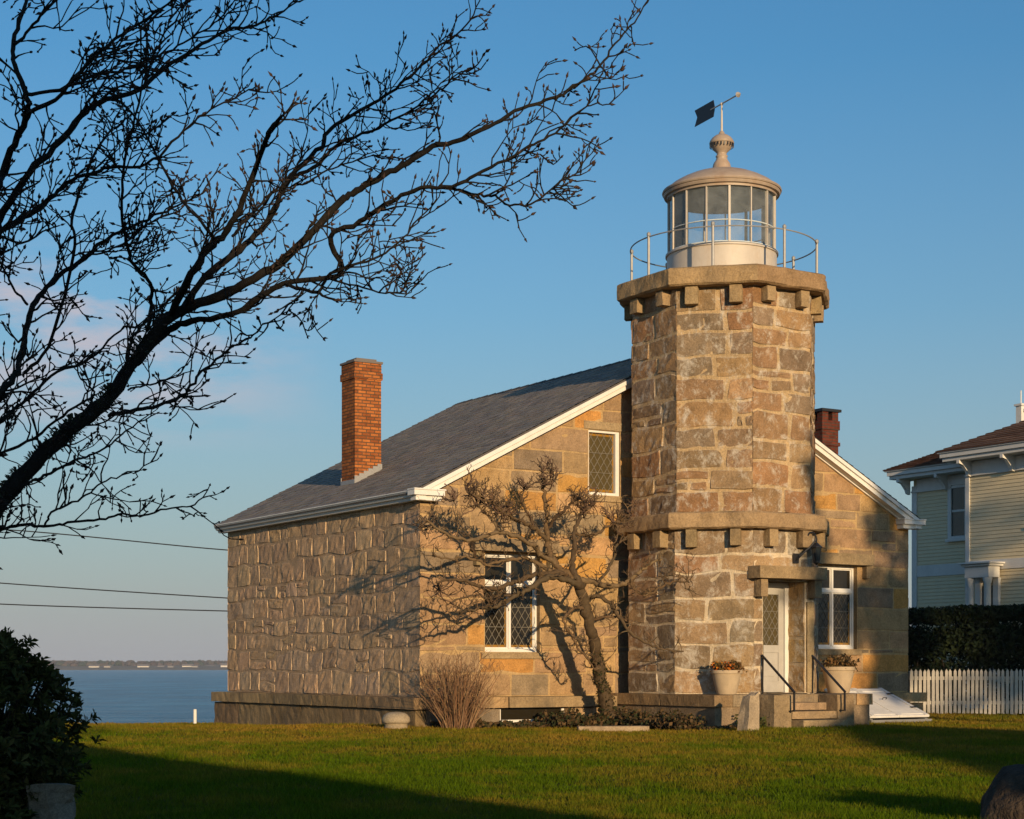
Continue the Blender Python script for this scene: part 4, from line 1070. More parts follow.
for k in range(560):
    x = rnd.uniform(-.4, 9.2); z = rnd.uniform(.2, 1.0); top = 2.46+.035*x+.05*noise.noise(Vector((x*1.1, 0, 4)))
    cl.append((Vector((x, 1.1+rnd.uniform(-.35, .35), z*(top-.2)-.1)), rnd.uniform(.20, .30)))
for k in range(170):
    x = -.4+9.6*k/169; top = 2.46+.035*x+.035*noise.noise(Vector((x*1.1, 0, 4)))
    for yy in (.80, 1.1): cl.append((Vector((x, yy+rnd.uniform(-.06, .06), top-.20)), .20)); cl.append((Vector((x, yy-.05, top-.55-rnd.random()*.5)), .24))
leaf_cloud(mb, cl, 95000, .058, [(.018, .03, .012), (.014, .022, .010), (.025, .036, .014)], .5)
mb.build('foliage', M['leaf_matte'], hedge, tint=True)
mb = MB()
for k in range(24):
    x = -.2+k*.39; mb.tube([(x, 1.1, -.1), (x+rnd.uniform(-.1, .1), 1.1+rnd.uniform(-.1, .1), .8), (x+rnd.uniform(-.2, .2), 1.1+rnd.uniform(-.2, .2), 1.5)], [.035, .025, .01], 6, (.05, .04, .03))
mb.build('trunk', M['bark_dark'], hedge, tint=True)

# ------------------------------------------------------------------ gnarled pollarded tree before the front wall
ZT = 3.0333
def z6(x, y): return (400+x/ZT, 450+y/ZT)
gt = empty('gnarled_tree', Vector(on_wall(608, 714, -.95)).xy.to_3d(), 0); tag(gt, 'old pollarded leafless fruit tree with gnarled spreading limbs before the front wall', 'tree')
gb = gt.location.copy()
def gp(x, y, e): return on_wall(*z6(x, y), -e) - gb
limbs = [  # (points in the picture of the wall, distance from the wall, radii)
    ([(632, 830), (628, 790), (612, 715), (597, 630), (584, 560), (570, 500), (556, 450), (538, 405), (528, 385)], [.95, .95, 1.05, 1.2, 1.35, 1.45, 1.5, 1.55, 1.55], [.23, .19, .155, .145, .14, .135, .135, .14, .12]),
    ([(530, 392), (522, 350), (528, 300), (531, 245), (545, 205), (565, 180), (590, 158)], [1.55, 1.6, 1.7, 1.7, 1.6, 1.5, 1.4], [.10, .075, .06, .05, .045, .04, .03]),
    ([(535, 400), (505, 372), (470, 345), (450, 300), (445, 250), (441, 190), (438, 130), (432, 75)], [1.55, 1.5, 1.4, 1.3, 1.3, 1.35, 1.35, 1.4], [.10, .085, .08, .07, .06, .05, .045, .035]),
    ([(447, 240), (470, 205), (500, 180), (525, 158), (545, 143)], [1.3, 1.5, 1.7, 1.8, 1.9], [.045, .04, .035, .03, .025]),
    ([(450, 275), (410, 240), (380, 222), (345, 208), (315, 190), (285, 165), (240, 140), (200, 120)], [1.3, 1.4, 1.6, 1.7, 1.8, 1.9, 1.9, 2.0], [.06, .052, .05, .045, .04, .035, .03, .025]),
    ([(470, 345), (430, 318), (400, 290), (350, 262), (300, 248), (255, 262), (205, 275), (160, 262), (115, 238), (80, 212)], [1.4, 1.5, 1.6, 1.8, 1.9, 2.0, 2.1, 2.1, 2.2, 2.2], [.07, .06, .055, .05, .05, .045, .04, .035, .03, .02]),
    ([(515, 378), (460, 372), (410, 380), (355, 398), (310, 415), (265, 418), (215, 402), (160, 395), (110, 402)], [1.5, 1.6, 1.75, 1.9, 2.0, 2.1, 2.2, 2.2, 2.3], [.075, .065, .06, .055, .05, .045, .04, .03, .022]),
    ([(536, 405), (480, 385), (430, 395), (385, 425), (345, 445), (300, 470), (255, 478), (205, 488)], [1.55, 1.7, 1.85, 1.95, 2.0, 2.1, 2.15, 2.2], [.085, .075, .065, .06, .05, .045, .035, .025]),
    ([(500, 372), (445, 360), (385, 330), (330, 335), (270, 345), (210, 328), (150, 330), (105, 318)], [1.5, 1.4, 1.3, 1.3, 1.35, 1.4, 1.4, 1.4], [.06, .05, .045, .04, .035, .03, .025, .02]),
    ([(540, 395), (585, 398), (620, 412), (665, 410), (700, 392), (728, 365), (760, 345), (795, 330)], [1.55, 1.7, 1.9, 2.1, 2.2, 2.25, 2.3, 2.3], [.085, .07, .065, .06, .052, .045, .035, .022]),
    ([(700, 392), (712, 425), (740, 440), (770, 432), (810, 405), (850, 398), (878, 402)], [2.2, 2.2, 2.25, 2.3, 2.4, 2.5, 2.5], [.04, .038, .035, .03, .027, .024, .02]),
    ([(562, 455), (600, 445), (640, 465), (665, 505), (700, 555), (745, 585), (800, 605), (860, 610)], [1.5, 1.65, 1.8, 1.95, 2.1, 2.2, 2.3, 2.4], [.06, .05, .045, .04, .035, .03, .026, .02]),
    ([(566, 480), (535, 478), (505, 500), (500, 530), (522, 565), (540, 600), (575, 640), (590, 665)], [1.45, 1.6, 1.7, 1.7, 1.65, 1.6, 1.6, 1.6], [.045, .04, .035, .03, .028, .024, .02, .015]),
    ([(575, 515), (610, 510), (650, 505), (690, 520)], [1.4, 1.6, 1.8, 1.9], [.04, .034, .03, .02]),
    ([(531, 250), (560, 260), (600, 250), (640, 225), (670, 215), (700, 205)], [1.7, 1.8, 1.85, 1.8, 1.8, 1.8], [.045, .04, .035, .03, .026, .02]),
    ([(600, 402), (625, 370), (650, 330), (655, 290), (690, 262)], [1.75, 1.85, 1.9, 1.9, 1.9], [.045, .038, .033, .03, .02]),
    ([(300, 248), (285, 215), (255, 190), (235, 165)], [1.9, 1.8, 1.75, 1.7], [.035, .03, .026, .02]),
    ([(410, 240), (395, 205), (375, 170), (365, 130)], [1.4, 1.3, 1.3, 1.3], [.035, .03, .026, .02]),
    ([(345, 445), (310, 440), (270, 450), (230, 440), (180, 452), (140, 470)], [2.0, 1.9, 1.9, 1.85, 1.85, 1.8], [.035, .03, .028, .024, .02, .015]),
]
tuft = [(432, 60), (405, 90), (465, 75), (470, 105), (590, 150), (620, 165), (570, 175), (640, 190), (545, 140), (200, 120), (160, 130), (235, 120), (270, 140), (330, 150), (350, 170), (300, 170), (80, 212), (130, 180), (660, 215), (690, 205), (110, 400), (240, 165)]
GB = [(.145, .094, .052), (.115, .075, .042), (.17, .115, .064), (.095, .066, .040)]
mbT = MB(); mbL_ = []; mtw = MB()
def gn(pts, rad, per=4, amp=.02):
    c = catmull(pts, per); rr = []
    for i in range(len(c)):
        t = i/per; k = min(int(t), len(rad)-2); rr.append((rad[k]+(rad[k+1]-rad[k])*(t-k))*rnd.uniform(.86, 1.2))
    c = [p+Vector((rnd.gauss(0, amp), rnd.gauss(0, amp), rnd.gauss(0, amp))) if 0 < i < len(c)-1 else p for i, p in enumerate(c)]
    return c, rr
def spur(mb, p, d, L, r, depth, col):
    n = 4; q = p.copy(); pts = [q.copy()]; dd = d.normalized()
    for k in range(n):
        dd = (dd+Vector((rnd.gauss(0, .35), rnd.gauss(0, .35), rnd.gauss(0, .30)+.10))).normalized(); q = q+dd*L/n; pts.append(q.copy())
    mb.tube(pts, [r*(1-.5*k/n)*rnd.uniform(.85, 1.25) for k in range(n+1)], 5, col)
    if depth:
        for k in range(rnd.choice((1, 2, 3))):
            j = rnd.randrange(1, n+1); nd = (dd+Vector((rnd.gauss(0, .8), rnd.gauss(0, .8), rnd.gauss(0, .7)+.15))).normalized()
            spur(mb, pts[j], nd, L*rnd.uniform(.45, .75), r*.72, depth-1, col)
gl = []
for i, (pts, es_, rad) in enumerate(limbs):
    P = [gp(x, y, e) for (x, y), e in zip(pts, es_)]
    rad = [q*(.74 if i else .72) for q in rad]; c, rr = gn(P, rad, 5 if i else 6, .014 if i else .015)
    mb = MB(); mb.tube(c, rr, 9 if rad[0] > .1 else 7, jit(rnd.choice(GB), .1)); gl.append((c, rr))
    mb.build('trunk' if i == 0 else 'limb', M['bark_warm'], gt, smooth=True, tint=True)
    if i == 0: continue
    for k in range(3, len(c)):
        f = k/len(c)
        for _ in range(0 if rnd.random() < .28 else 1):
            d = Vector((rnd.gauss(0, .8), rnd.gauss(0, .7)-.15, rnd.gauss(.25, .75))); spur(mtw, c[k], d, rnd.uniform(.12, .32)*(1.0 if f < .6 else 1.2), .0105, 1 if f < .5 else 2, jit(rnd.choice(GB), .2))
for (x, y) in tuft:
    p = gp(x, y, 1.75)
    best = min((q for c, _ in gl[1:] for q in c), key=lambda q: (q-p).length)
    p = best if (best-p).length < .35 else best+(p-best).normalized()*.25
    for _ in range(8):
        a = rnd.uniform(0, 6.28); d = Vector((math.cos(a), rnd.gauss(0, .6), math.sin(a)+.25)); spur(mtw, p, d, rnd.uniform(.14, .32), .013, 2, jit(rnd.choice([(.13, .08, .055), (.11, .075, .05), (.15, .10, .065)]), .2))
o = mtw.build('twig', M['bark_warm'], gt, tint=True); tag(o, kind='stuff')
# ivy on the lower trunk
mb = MB(); c, rr = gl[0]; cl = [(c[k], rr[k]+.03) for k in range(2, 20)]
leaf_cloud(mb, cl, 1000, .032, [(.04, .045, .016), (.07, .055, .022), (.03, .036, .014), (.09, .06, .028)], .85); mb.build('ivy', M['leaf_matte'], gt, tint=True)

# ------------------------------------------------------------------ dry shrub, ground ivy
db = empty('dry_shrub', Vector(on_wall(458, 724, -1.05)).xy.to_3d()); tag(db, 'bushy shrub of thin reddish dry stems at the house corner', 'shrub')
mb = MB(); mg = MB()
for k in range(330):
    a = rnd.uniform(0, 6.28); r = .22*math.sqrt(rnd.random()); b0 = Vector((r*math.cos(a)*1.2, r*math.sin(a), -.05)); H = rnd.uniform(.55, 1.36); sp_ = rnd.gauss(0, .26)
    d = Vector((sp_+b0.x*1.0, rnd.gauss(0, .2)+b0.y, H)); pts = [b0]
    for j in range(1, 6): t = j/5; pts.append(b0+Vector((d.x*t**1.25, d.y*t**1.25, d.z*t*(1-.10*t*abs(sp_))))+Vector((rnd.gauss(0, .012), rnd.gauss(0, .012), 0)))
    c = jit(rnd.choice([(.235, .13, .066), (.19, .105, .058), (.29, .185, .10), (.165, .095, .055)]), .2)
    mb.tube(pts, [.0075*(1-.6*j/5) for j in range(6)], 4, c, False)
    for q in range(rnd.randrange(2, 6)):
        j = rnd.randrange(2, 6); p = pts[j]; e = p+Vector((rnd.gauss(0, .08), rnd.gauss(0, .08), rnd.uniform(.05, .17))); mb.tube([p, (p+e)/2+Vector((rnd.gauss(0, .01), 0, .01)), e], [.004, .0035, .002], 3, c, False)
mb.build('stem', M['stem'], db, tint=True)
mb = MB()
def ivy_clump(lx0, lx1, ly0, ly1, h, n, cols, size=.04):
    for _ in range(n):
        lx, ly = rnd.uniform(lx0, lx1), rnd.uniform(ly0, ly1); hh = h*(.4+.6*abs(noise.noise(Vector((lx*2.3, ly*2.3, 1)))*1.6))*rnd.random()
        p = W(lx, ly, hh); n_ = Vector((rnd.gauss(.2, .6), rnd.gauss(-.5, .6), rnd.gauss(.5, .5))).normalized(); u_ = n_.orthogonal().normalized(); v_ = n_.cross(u_); s = size*rnd.uniform(.5, 1.3)
        mb.poly([p-u_*s, p-v_*s*.7, p+u_*s, p+v_*s*.7], jit(rnd.choice(cols), .3))
IV = [(.035, .042, .016), (.06, .048, .02), (.10, .062, .028), (.13, .078, .034), (.075, .05, .024), (.028, .032, .014)]
ivy_clump(.05, .95, -.95, -.30, .26, 1500, IV); ivy_clump(2.2, 4.1, -1.2, -.28, .30, 3200, IV); ivy_clump(3.4, 4.08, -3.1, -.3, .36, 2600, IV)
ivy_clump(3.75, 4.5, -3.55, -3.1, .08, 300, IV); ivy_clump(4.55, 5.1, -3.6, -3.24, .34, 420, [(.05, .07, .02), (.08, .075, .025)], .035); ivy_clump(1.2, 2.3, -.9, -.3, .14, 900, IV)
o = mb.build('ground_ivy', M['leaf_matte'], tint=True); tag(o, 'low ivy and dead leaves along the foot of the stone wall', kind='stuff')

# ------------------------------------------------------------------ leafy shrub and boulder in the near corners
sh = empty('evergreen_shrub', (-3.10, 10.2, 0)); tag(sh, 'dark leathery leaved evergreen shrub in the near left corner', 'shrub')
mb = MB(); ml = MB(); LG = [(.055, .062, .016), (.07, .076, .02), (.04, .048, .014), (.095, .085, .026)]
def rosette(p, d, n, L):
    d = d.normalized(); u_ = d.orthogonal().normalized(); v_ = d.cross(u_)
    for k in range(n):
        a = 2.4*k+rnd.uniform(-.3, .3); el = rnd.uniform(.15, 1.0); o_ = (u_*math.cos(a)+v_*math.sin(a))*math.cos(el)+d*math.sin(el); l = L*rnd.uniform(.7, 1.2); s = o_.cross(d)
        s = s.normalized() if s.length > .01 else u_; b0 = p-d*rnd.uniform(0, .05); w_ = l*.19; mid = b0+o_*l*.5+d*.006
        c = jit(rnd.choice(LG), .3); i = [ml.vert(b0), ml.vert(mid+s*w_), ml.vert(b0+o_*l-Vector((0, 0, .006))), ml.vert(mid-s*w_)]; ml.face(i, c)
for k in range(760):
    a = rnd.uniform(0, 6.28) if k < 560 else rnd.uniform(3.5, 6.1); rr_ = math.sqrt(rnd.random()); zz = rnd.uniform(.02, 1.0) if k < 560 else rnd.uniform(0, .42)
    prof = .56*math.sin(math.pi*min(1, (zz*.80+.20)))**.6*(1.0+.22*noise.noise(Vector((math.cos(a)*1.6, math.sin(a)*1.6, zz*3))))
    tip = Vector((math.cos(a)*prof*(.45+.55*rr_), math.sin(a)*prof*(.45+.55*rr_), .12+1.16*zz*(1+.10*noise.noise(Vector((a*2, 1, zz))))))
    d = Vector((tip.x*1.1, tip.y*1.1, .35+rnd.uniform(-.1, .4)))
    b0 = Vector((tip.x*.25, tip.y*.25, max(0, tip.z-.45))); mb.tube([b0, (b0+tip)/2+Vector((0, 0, -.04)), tip], [.007, .005, .003], 4, (.04, .03, .022), False)
    for q in range(3):
        t_ = tip+Vector((rnd.gauss(0, .05), rnd.gauss(0, .05), rnd.gauss(0, .04))) if q else tip
        rosette(t_, d+Vector((rnd.gauss(0, .3), rnd.gauss(0, .3), 0)), 9, .062)
ml.build('foliage', M['leaf'], sh, tint=True); mb.build('stem', M['bark_dark'], sh, tint=True)
mb = MB(); rough_block(mb, (-.15, -.16, -.1), (.13, .16, .42), .05, .07, (.20, .18, .155)); o = mb.build('stone_block', M['grey_stone'], None, tint=True)
p0 = at(36, 800, 9.7); o.location = (p0.x-.02, 10.02, 0); o.rotation_euler = (0, 0, .3); tag(o, 'pale weathered stone block half hidden below the evergreen shrub', 'stone')
bm = bmesh.new(); bmesh.ops.create_icosphere(bm, subdivisions=4, radius=1)
for v_ in bm.verts:
    p = v_.co.copy(); k = 1+.22*noise.noise(p*1.1+Vector((3, 1, 7)))+.07*noise.noise(p*3.2)+.02*noise.noise(p*9); v_.co = Vector((p.x*.55, p.y*.5, p.z*.46))*k
me = bpy.data.meshes.new('boulder'); bm.to_mesh(me); bm.free(); me.materials.append(M['boulder']); me.polygons.foreach_set('use_smooth', [True]*len(me.polygons))
o = bpy.data.objects.new('boulder', me); COL.objects.link(o); o.location = (at(1024, 800, 12.0).x+.20, 12.0, -.07); o.rotation_euler = (0, 0, .4); tag(o, 'dark rounded boulder on the grass in the near right corner', 'boulder')

# ------------------------------------------------------------------ bare magnolia reaching over from the left
z1 = lambda x, y: (x/2.924, y/2.924)
z2 = lambda x, y: (330+x/2.7306, y/2.7306)
z3 = lambda x, y: (x/2.924, 260+y/2.924)
TRX, TRY = -3.75, 9.2
bt = empty('bare_tree', (TRX, TRY, 0)); tag(bt, 'leafless budding tree whose dark branches reach across the upper left sky', 'tree')
T0 = Vector((TRX, TRY, 0))
raw = [  # picture polylines, radius in pixels along the limb, depth at start (None = where it meets its parent) and drift per unit
    ([z3(-60, 760), z3(0, 700), z3(100, 595), z3(200, 500), z3(300, 420), z3(400, 280), z3(500, 165), z3(640, 105), z3(760, 45), z3(830, 0), z1(985, 600), z2(60, 530), z2(130, 490), z2(210, 445), z2(280, 400), z2(350, 385), z2(450, 335), z2(540, 290), z2(620, 265), z2(690, 220), z2(740, 175), z2(780, 115), z2(830, 60), z2(872, -5)], (14, 12.5, 11.5, 10.5, 10, 8.5, 7.5, 6.5, 6, 5.6, 5, 4.6, 4.3, 4, 3.6, 3.2, 2.8, 2.4, 2.1, 1.8, 1.6, 1.3, 1.1, .9), 9.2, .9),
    ([z3(400, 300), z3(480, 215), z3(560, 180), z3(700, 150), z3(830, 70), z3(994, 40), z2(0, 650), z2(80, 605), z2(150, 560), z2(230, 520), z2(330, 510), z2(400, 475), z2(500, 425), z2(570, 385), z2(640, 345), z2(700, 290), z2(762, 285)], (5.5, 5, 4.6, 4.3, 4, 3.8, 3.7, 3.5, 3.2, 3, 2.6, 2.3, 2, 1.7, 1.4, 1.1, .8), None, -.6),
    ([z2(330, 510), z2(400, 530), z2(450, 535), z2(490, 560), z2(560, 550), z2(620, 505), z2(682, 470)], (2, 1.9, 1.7, 1.5, 1.3, 1.1, .8), None, .4),
    ([z3(830, 70), z3(930, 90), z2(0, 748), z2(100, 715), z2(180, 670), z2(230, 612), z2(290, 570)], (2.6, 2.3, 2, 1.7, 1.4, 1.1, .8), None, -.5),
    ([z2(-30, 755), z2(50, 775), z2(150, 800), z2(200, 795), z2(245, 775)], (1.6, 1.4, 1.2, 1, .7), None, .3),
    ([z3(500, 165), z1(560, 800), z1(620, 715), z1(665, 675), z1(720, 560), z1(770, 430), z1(800, 370), z1(830, 330)], (5.5, 5.2, 5, 4.6, 4, 3.6, 4.2, .8), None, -.5),
    ([z3(520, 160), z1(600, 812), z1(700, 730), z1(780, 650), z1(850, 520), z1(940, 430), z2(0, 352), z2(100, 292), z2(180, 240), z2(240, 188), z2(300, 130), z2(370, 70), z2(412, -5)], (5, 4.8, 4.5, 4.2, 3.6, 3.2, 2.9, 2.5, 2.1, 1.8, 1.5, 1.2, .8), None, .8),
    ([z1(850, 525), z1(930, 480), z2(30, 390), z2(130, 350), z2(220, 300), z2(300, 250), z2(350, 200), z2(400, 185)], (2.8, 2.5, 2.2, 1.9, 1.6, 1.3, 1, .8), None, -.6),
    ([z1(-60, 590), z1(0, 515), z1(40, 420), z1(80, 340), z1(75, 270), z1(45, 190), z1(40, 120), z1(70, 20), z1(85, -20)], (6.5, 5.8, 5.2, 4.8, 4, 3.4, 3, 2.4, 2), 8.7, .4),
    ([z1(-60, 730), z1(0, 640), z1(60, 540), z1(140, 450), z1(240, 340), z1(290, 300), z1(400, 265), z1(480, 200), z1(590, 130), z1(680, 85), z1(760, 70), z1(830, 30), z1(868, -8)], (5.5, 5, 4.6, 4.3, 4, 3.7, 3.2, 2.8, 2.4, 2, 1.7, 1.3, .9), 8.9, .8),
    ([z1(85, 330), z1(180, 275), z1(270, 170), z1(340, 110), z1(430, 50), z1(520, -5)], (3.4, 3, 2.6, 2.2, 1.8, 1.3), None, -.5),
    ([z1(78, 275), z1(200, 255), z1(290, 215), z1(380, 200), z1(460, 165), z1(560, 110), z1(640, 60), z1(700, 20)], (2.6, 2.4, 2.1, 1.9, 1.6, 1.3, 1, .8), None, .7),
    ([z1(42, 130), z1(100, 70), z1(150, 10), z1(170, -20)], (2.3, 2, 1.6, 1.3), None, -.3),
    ([z1(-40, 700), z1(30, 660), z1(100, 620), z1(170, 560), z1(230, 520), z1(330, 490), z1(430, 480), z1(520, 400), z1(600, 330), z1(690, 285), z1(745, 255)], (3.6, 3.3, 3.1, 2.8, 2.5, 2.2, 1.9, 1.6, 1.3, 1.0, .8), 8.6, .9),
    ([z3(430, 205), z3(442, 130), z3(440, 70), z3(385, 5), z1(378, 740), z1(358, 640), z1(360, 500), z1(385, 380), z1(440, 190), z1(495, 60), z1(505, -10)], (3, 2.8, 2.7, 2.6, 2.5, 2.2, 2, 1.8, 1.5, 1.2, 1), None, -.7),
    ([z3(70, 330), z3(140, 250), z1(215, 750), z1(210, 640), z1(240, 540), z1(280, 440), z1(340, 370), z1(400, 330)], (2.4, 2.3, 2.2, 2.1, 1.9, 1.6, 1.3, 1), None, .4),
    ([z1(640, 710), z1(580, 640), z1(520, 570), z1(450, 440), z1(370, 310), z1(310, 290)], (2.2, 2.1, 1.9, 1.6, 1.3, 1), None, .5),
    ([z3(-40, 430), z3(0, 395), z3(50, 325), z3(70, 240), z3(90, 150), z3(140, 80), z3(230, 5), z1(330, 690), z1(430, 640), z1(520, 600), z1(600, 560)], (5.2, 4.8, 4.4, 4.2, 4, 3.4, 2.9, 2.4, 1.9, 1.4, .9), 9.0, .5),
    ([z3(-40, 500), z3(0, 470), z3(60, 420), z3(150, 340), z3(260, 290), z3(350, 205), z3(410, 195)], (2.8, 2.5, 2.3, 2, 1.7, 1.4, 1), 8.8, .3),
    ([z3(-40, 590), z3(0, 570), z3(100, 520), z3(200, 440), z3(275, 395), z3(240, 350), z3(220, 300)], (2.3, 2.1, 2, 1.8, 1.5, 1.2, .9), 9.3, -.3),
    ([z3(-40, 800), z3(0, 790), z3(60, 775), z3(130, 780), z3(200, 770), z3(290, 758), z3(360, 745), z3(420, 745), z3(500, 725), z3(570, 715), z3(612, 662)], (2.6, 2.5, 2.3, 2.1, 1.9, 1.8, 1.6, 1.5, 1.3, 1.1, .8), 9.1, .5),
    ([z3(130, 780), z3(150, 742), z3(200, 715), z3(250, 690), z3(310, 645), z3(390, 620), z3(465, 578)], (1.7, 1.6, 1.5, 1.4, 1.2, 1, .8), None, -.4),
    ([z3(40, 680), z3(90, 650), z3(130, 630), z3(220, 585), z3(290, 560), z3(370, 500), z3(455, 450)], (2.2, 2.1, 2, 1.7, 1.4, 1.2, .8), None, .5),
    ([z3(320, 455), z3(400, 440), z3(480, 420), z3(540, 390), z3(590, 330), z3(660, 270), z3(720, 235), z3(770, 190), z3(845, 148)], (3, 2.6, 2.4, 2.2, 1.9, 1.6, 1.4, 1.1, .8), None, -.7),
    ([z3(375, 380), z3(440, 360), z3(500, 345), z3(560, 325)], (1.4, 1.3, 1.1, .8), None, .4),
    ([z3(370, 310), z3(385, 240), z3(420, 190), z3(480, 130), z3(560, 40), z1(620, 700), z1(700, 640), z1(790, 600)], (2.4, 2.3, 2.1, 1.9, 1.7, 1.5, 1.2, .9), None, .5),
    ([z1(680, 690), z1(760, 600), z1(800, 560), z1(880, 540), z1(960, 500), z2(60, 440), z2(140, 420)], (2, 1.8, 1.6, 1.4, 1.2, 1, .8), None, .6),
    ([z3(80, 130), z3(45, 90), z3(20, 40), z1(0, 790), z1(-30, 760)], (1.8, 1.6, 1.4, 1.2, 1), None, .3),
    ([z1(230, 740), z1(300, 740), z1(380, 700), z1(440, 650), z1(520, 620)], (1.5, 1.4, 1.2, 1, .8), None, .3),
]
BK = (.018, .0155, .013); made = []  # bark set darker in place of shade missing on the outer limbs
def find_depth(px, py):
    best = None
    for L in made:
        for (qx, qy, dep) in L:
            d = (qx-px)**2+(qy-py)**2
            if best is None or d < best[0]: best = (d, dep)
    return best[1] if best else 9.2
BUD = [(.05, .032, .026), (.04, .028, .022), (.06, .038, .028)]
def bud(mb, p, d, L):
    d = d.normalized(); u_ = d.orthogonal().normalized(); v_ = d.cross(u_); c = rnd.choice(BUD)
    a = mb.vert(p); t_ = mb.vert(p+d*L); m_ = [mb.vert(p+d*L*.42+(u_*math.cos(q)+v_*math.sin(q))*L*.22) for q in (0, 1.57, 3.14, 4.71)]
    for k in range(4): mb.face((a, m_[(k+1) % 4], m_[k]), c); mb.face((t_, m_[k], m_[(k+1) % 4]), c)
def twig(mb, p, d, L, r, lvl):
    n = max(3, int(L/.045)); q = p.copy(); pts = [q.copy()]; dd = d.normalized()
    for k in range(n):
        dd = (dd+Vector((rnd.gauss(.02, .25), rnd.gauss(0, .2), rnd.gauss(.05, .24)))).normalized(); q = q+dd*L/n; pts.append(q.copy())
    mb.tube(pts, [max(.0032, r*(1-.6*k/n)) for k in range(n+1)], 4 if lvl else 5, BK, False); bud(mb, pts[-1], dd, rnd.uniform(.026, .046))
    if lvl > 0:
        for k in range(1, n+1):
            if rnd.random() < .52:
                ax = Vector((rnd.gauss(0, 1), rnd.gauss(0, .8), rnd.gauss(0, 1))).normalized(); nd = (dd+ax*.85+Vector((0, 0, .12))).normalized()
                twig(mb, pts[k], nd, L*rnd.uniform(.25, .6), r*.68, lvl-1)
            elif rnd.random() < .35: bud(mb, pts[k], dd+Vector((rnd.gauss(0, .8), rnd.gauss(0, .8), .4)), rnd.uniform(.018, .034))
tr = random.Random(3)
for li, (pts, rpx, d0, drift) in enumerate(raw):
    if d0 is None: d0 = find_depth(*pts[0])
    n = len(pts); path = []; 
    for i, (x, y) in enumerate(pts):
        t = i/(n-1); dep = d0+drift*t*1.6+(.25*math.sin(t*5+li) if i else 0); path.append((x, y, dep))
    W3 = [at(x, y, dep)-T0 for x, y, dep in path]; rad = [r*.72*dep/F for r, (_, _, dep) in zip(rpx, path)]
    if pts[0][0] < -8:                        # limbs from outside the frame run on down to the trunk
        zt = {0: 1.25}.get(li, max(1.35, W3[0].z-.55)); W3 = [Vector((0, 0, zt))] + W3; rad = [rad[0]*1.25]+rad
        path = [(pts[0][0]-120, pts[0][1]+60, TRY)]+path
    c = catmull(W3, 5); rr = []
    for i in range(len(c)):
        t = i/5; k = min(int(t), len(rad)-2); rr.append((rad[k]+(rad[k+1]-rad[k])*(t-k))*rnd.uniform(.93, 1.08))
    c = [p+Vector((rnd.gauss(0, .004), rnd.gauss(0, .006), rnd.gauss(0, .004))) if 0 < i < len(c)-1 else p for i, p in enumerate(c)]
    cd = catmull([Vector(q) for q in path], 5); made.append([(q.x, q.y, q.z) for q in cd])
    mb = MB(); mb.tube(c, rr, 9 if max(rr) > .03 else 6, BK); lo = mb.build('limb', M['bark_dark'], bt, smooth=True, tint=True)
    mt = MB(); acc = rnd.uniform(.1, .3)
    for k in range(2, len(c)):
        seg = (c[k]-c[k-1]).length; acc -= seg
        while acc < 0:
            thin = rr[k] < .011; acc += (1.7 if li in (18, 19, 20, 21, 22, 24) else 1.0)*rnd.uniform(.036, .090) if thin else rnd.uniform(.085, .21)
            tan = (c[k]-c[k-1]).normalized(); ax = Vector((rnd.gauss(0, 1), rnd.gauss(0, .9), rnd.gauss(0, 1))).normalized(); ax = (ax-tan*ax.dot(tan)).normalized()
            d = tan*rnd.uniform(.45, 1.0)+ax*rnd.uniform(.5, 1.0)+Vector((.08, 0, .10)); f = 1-k/len(c)
            L = rnd.uniform(.08, .22)+rnd.uniform(0, .26)*f
            twig(mt, c[k], d, L, min(.0078, max(.0056, rr[k]*.55)), 1 if L < .2 or rnd.random() < .45 else 2)
    bud(mt, c[-1], c[-1]-c[-2], .035)
    o = mt.build('twig', M['bark_dark'], lo, tint=True); tag(o, kind='stuff')
tr_pts = [Vector((.06, 0, -.2)), Vector((.03, 0, .35)), Vector((0, 0, 1.3)), Vector((-.07, .06, 2.1)), Vector((-.02, .0, 3.0)), Vector((-.12, .06, 3.8)), Vector((-.22, .0, 4.6)), Vector((-.40, .05, 5.5))]
for k in range(11):                            # the side of the crown that leans away from the view
    z0 = 1.5+k*.36; a = (-2.3, 2.75, -2.8, 3.3, -1.9, 2.6, -2.6, 3.0, -2.2, 2.9, -2.9)[k]; L_ = 2.9-.17*k; st = min(catmull(tr_pts, 5), key=lambda q: abs(q.z-z0)); d = Vector((math.cos(a), math.sin(a)*.8, .55+.05*k)); d.normalize(); P = [st]
    for i in range(6): d = (d+Vector((rnd.gauss(-.03, .10), rnd.gauss(0, .12), rnd.gauss(.05, .08)))).normalized(); P.append(P[-1]+d*L_/6)
    c = catmull(P, 4); r0 = .075-.0045*k; rr = [r0*(1-.86*i/(len(c)-1)) for i in range(len(c))]; mb = MB(); mb.tube(c, rr, 8, BK); lo = mb.build('limb', M['bark_dark'], bt, smooth=True, tint=True); mt = MB()
    for i in range(6, len(c)):
        for _ in range(2):
            tan = (c[i]-c[i-1]).normalized(); q = (tan*.7+Vector((rnd.gauss(-.1, .6), rnd.gauss(0, .6), rnd.gauss(.2, .6)))).normalized(); twig(mt, c[i], q, rnd.uniform(.2, .55), .0068, 2)
    o = mt.build('twig', M['bark_dark'], lo, tint=True); tag(o, kind='stuff')
mb = MB(); c = catmull(tr_pts, 5); mb.tube(c, [.215*(1-.93*(i/(len(c)-1))**.9)*rnd.uniform(.95, 1.06)+(.06 if i < 3 else 0) for i in range(len(c))], 14, BK); mb.build('trunk', M['bark_dark'], bt, smooth=True, tint=True)
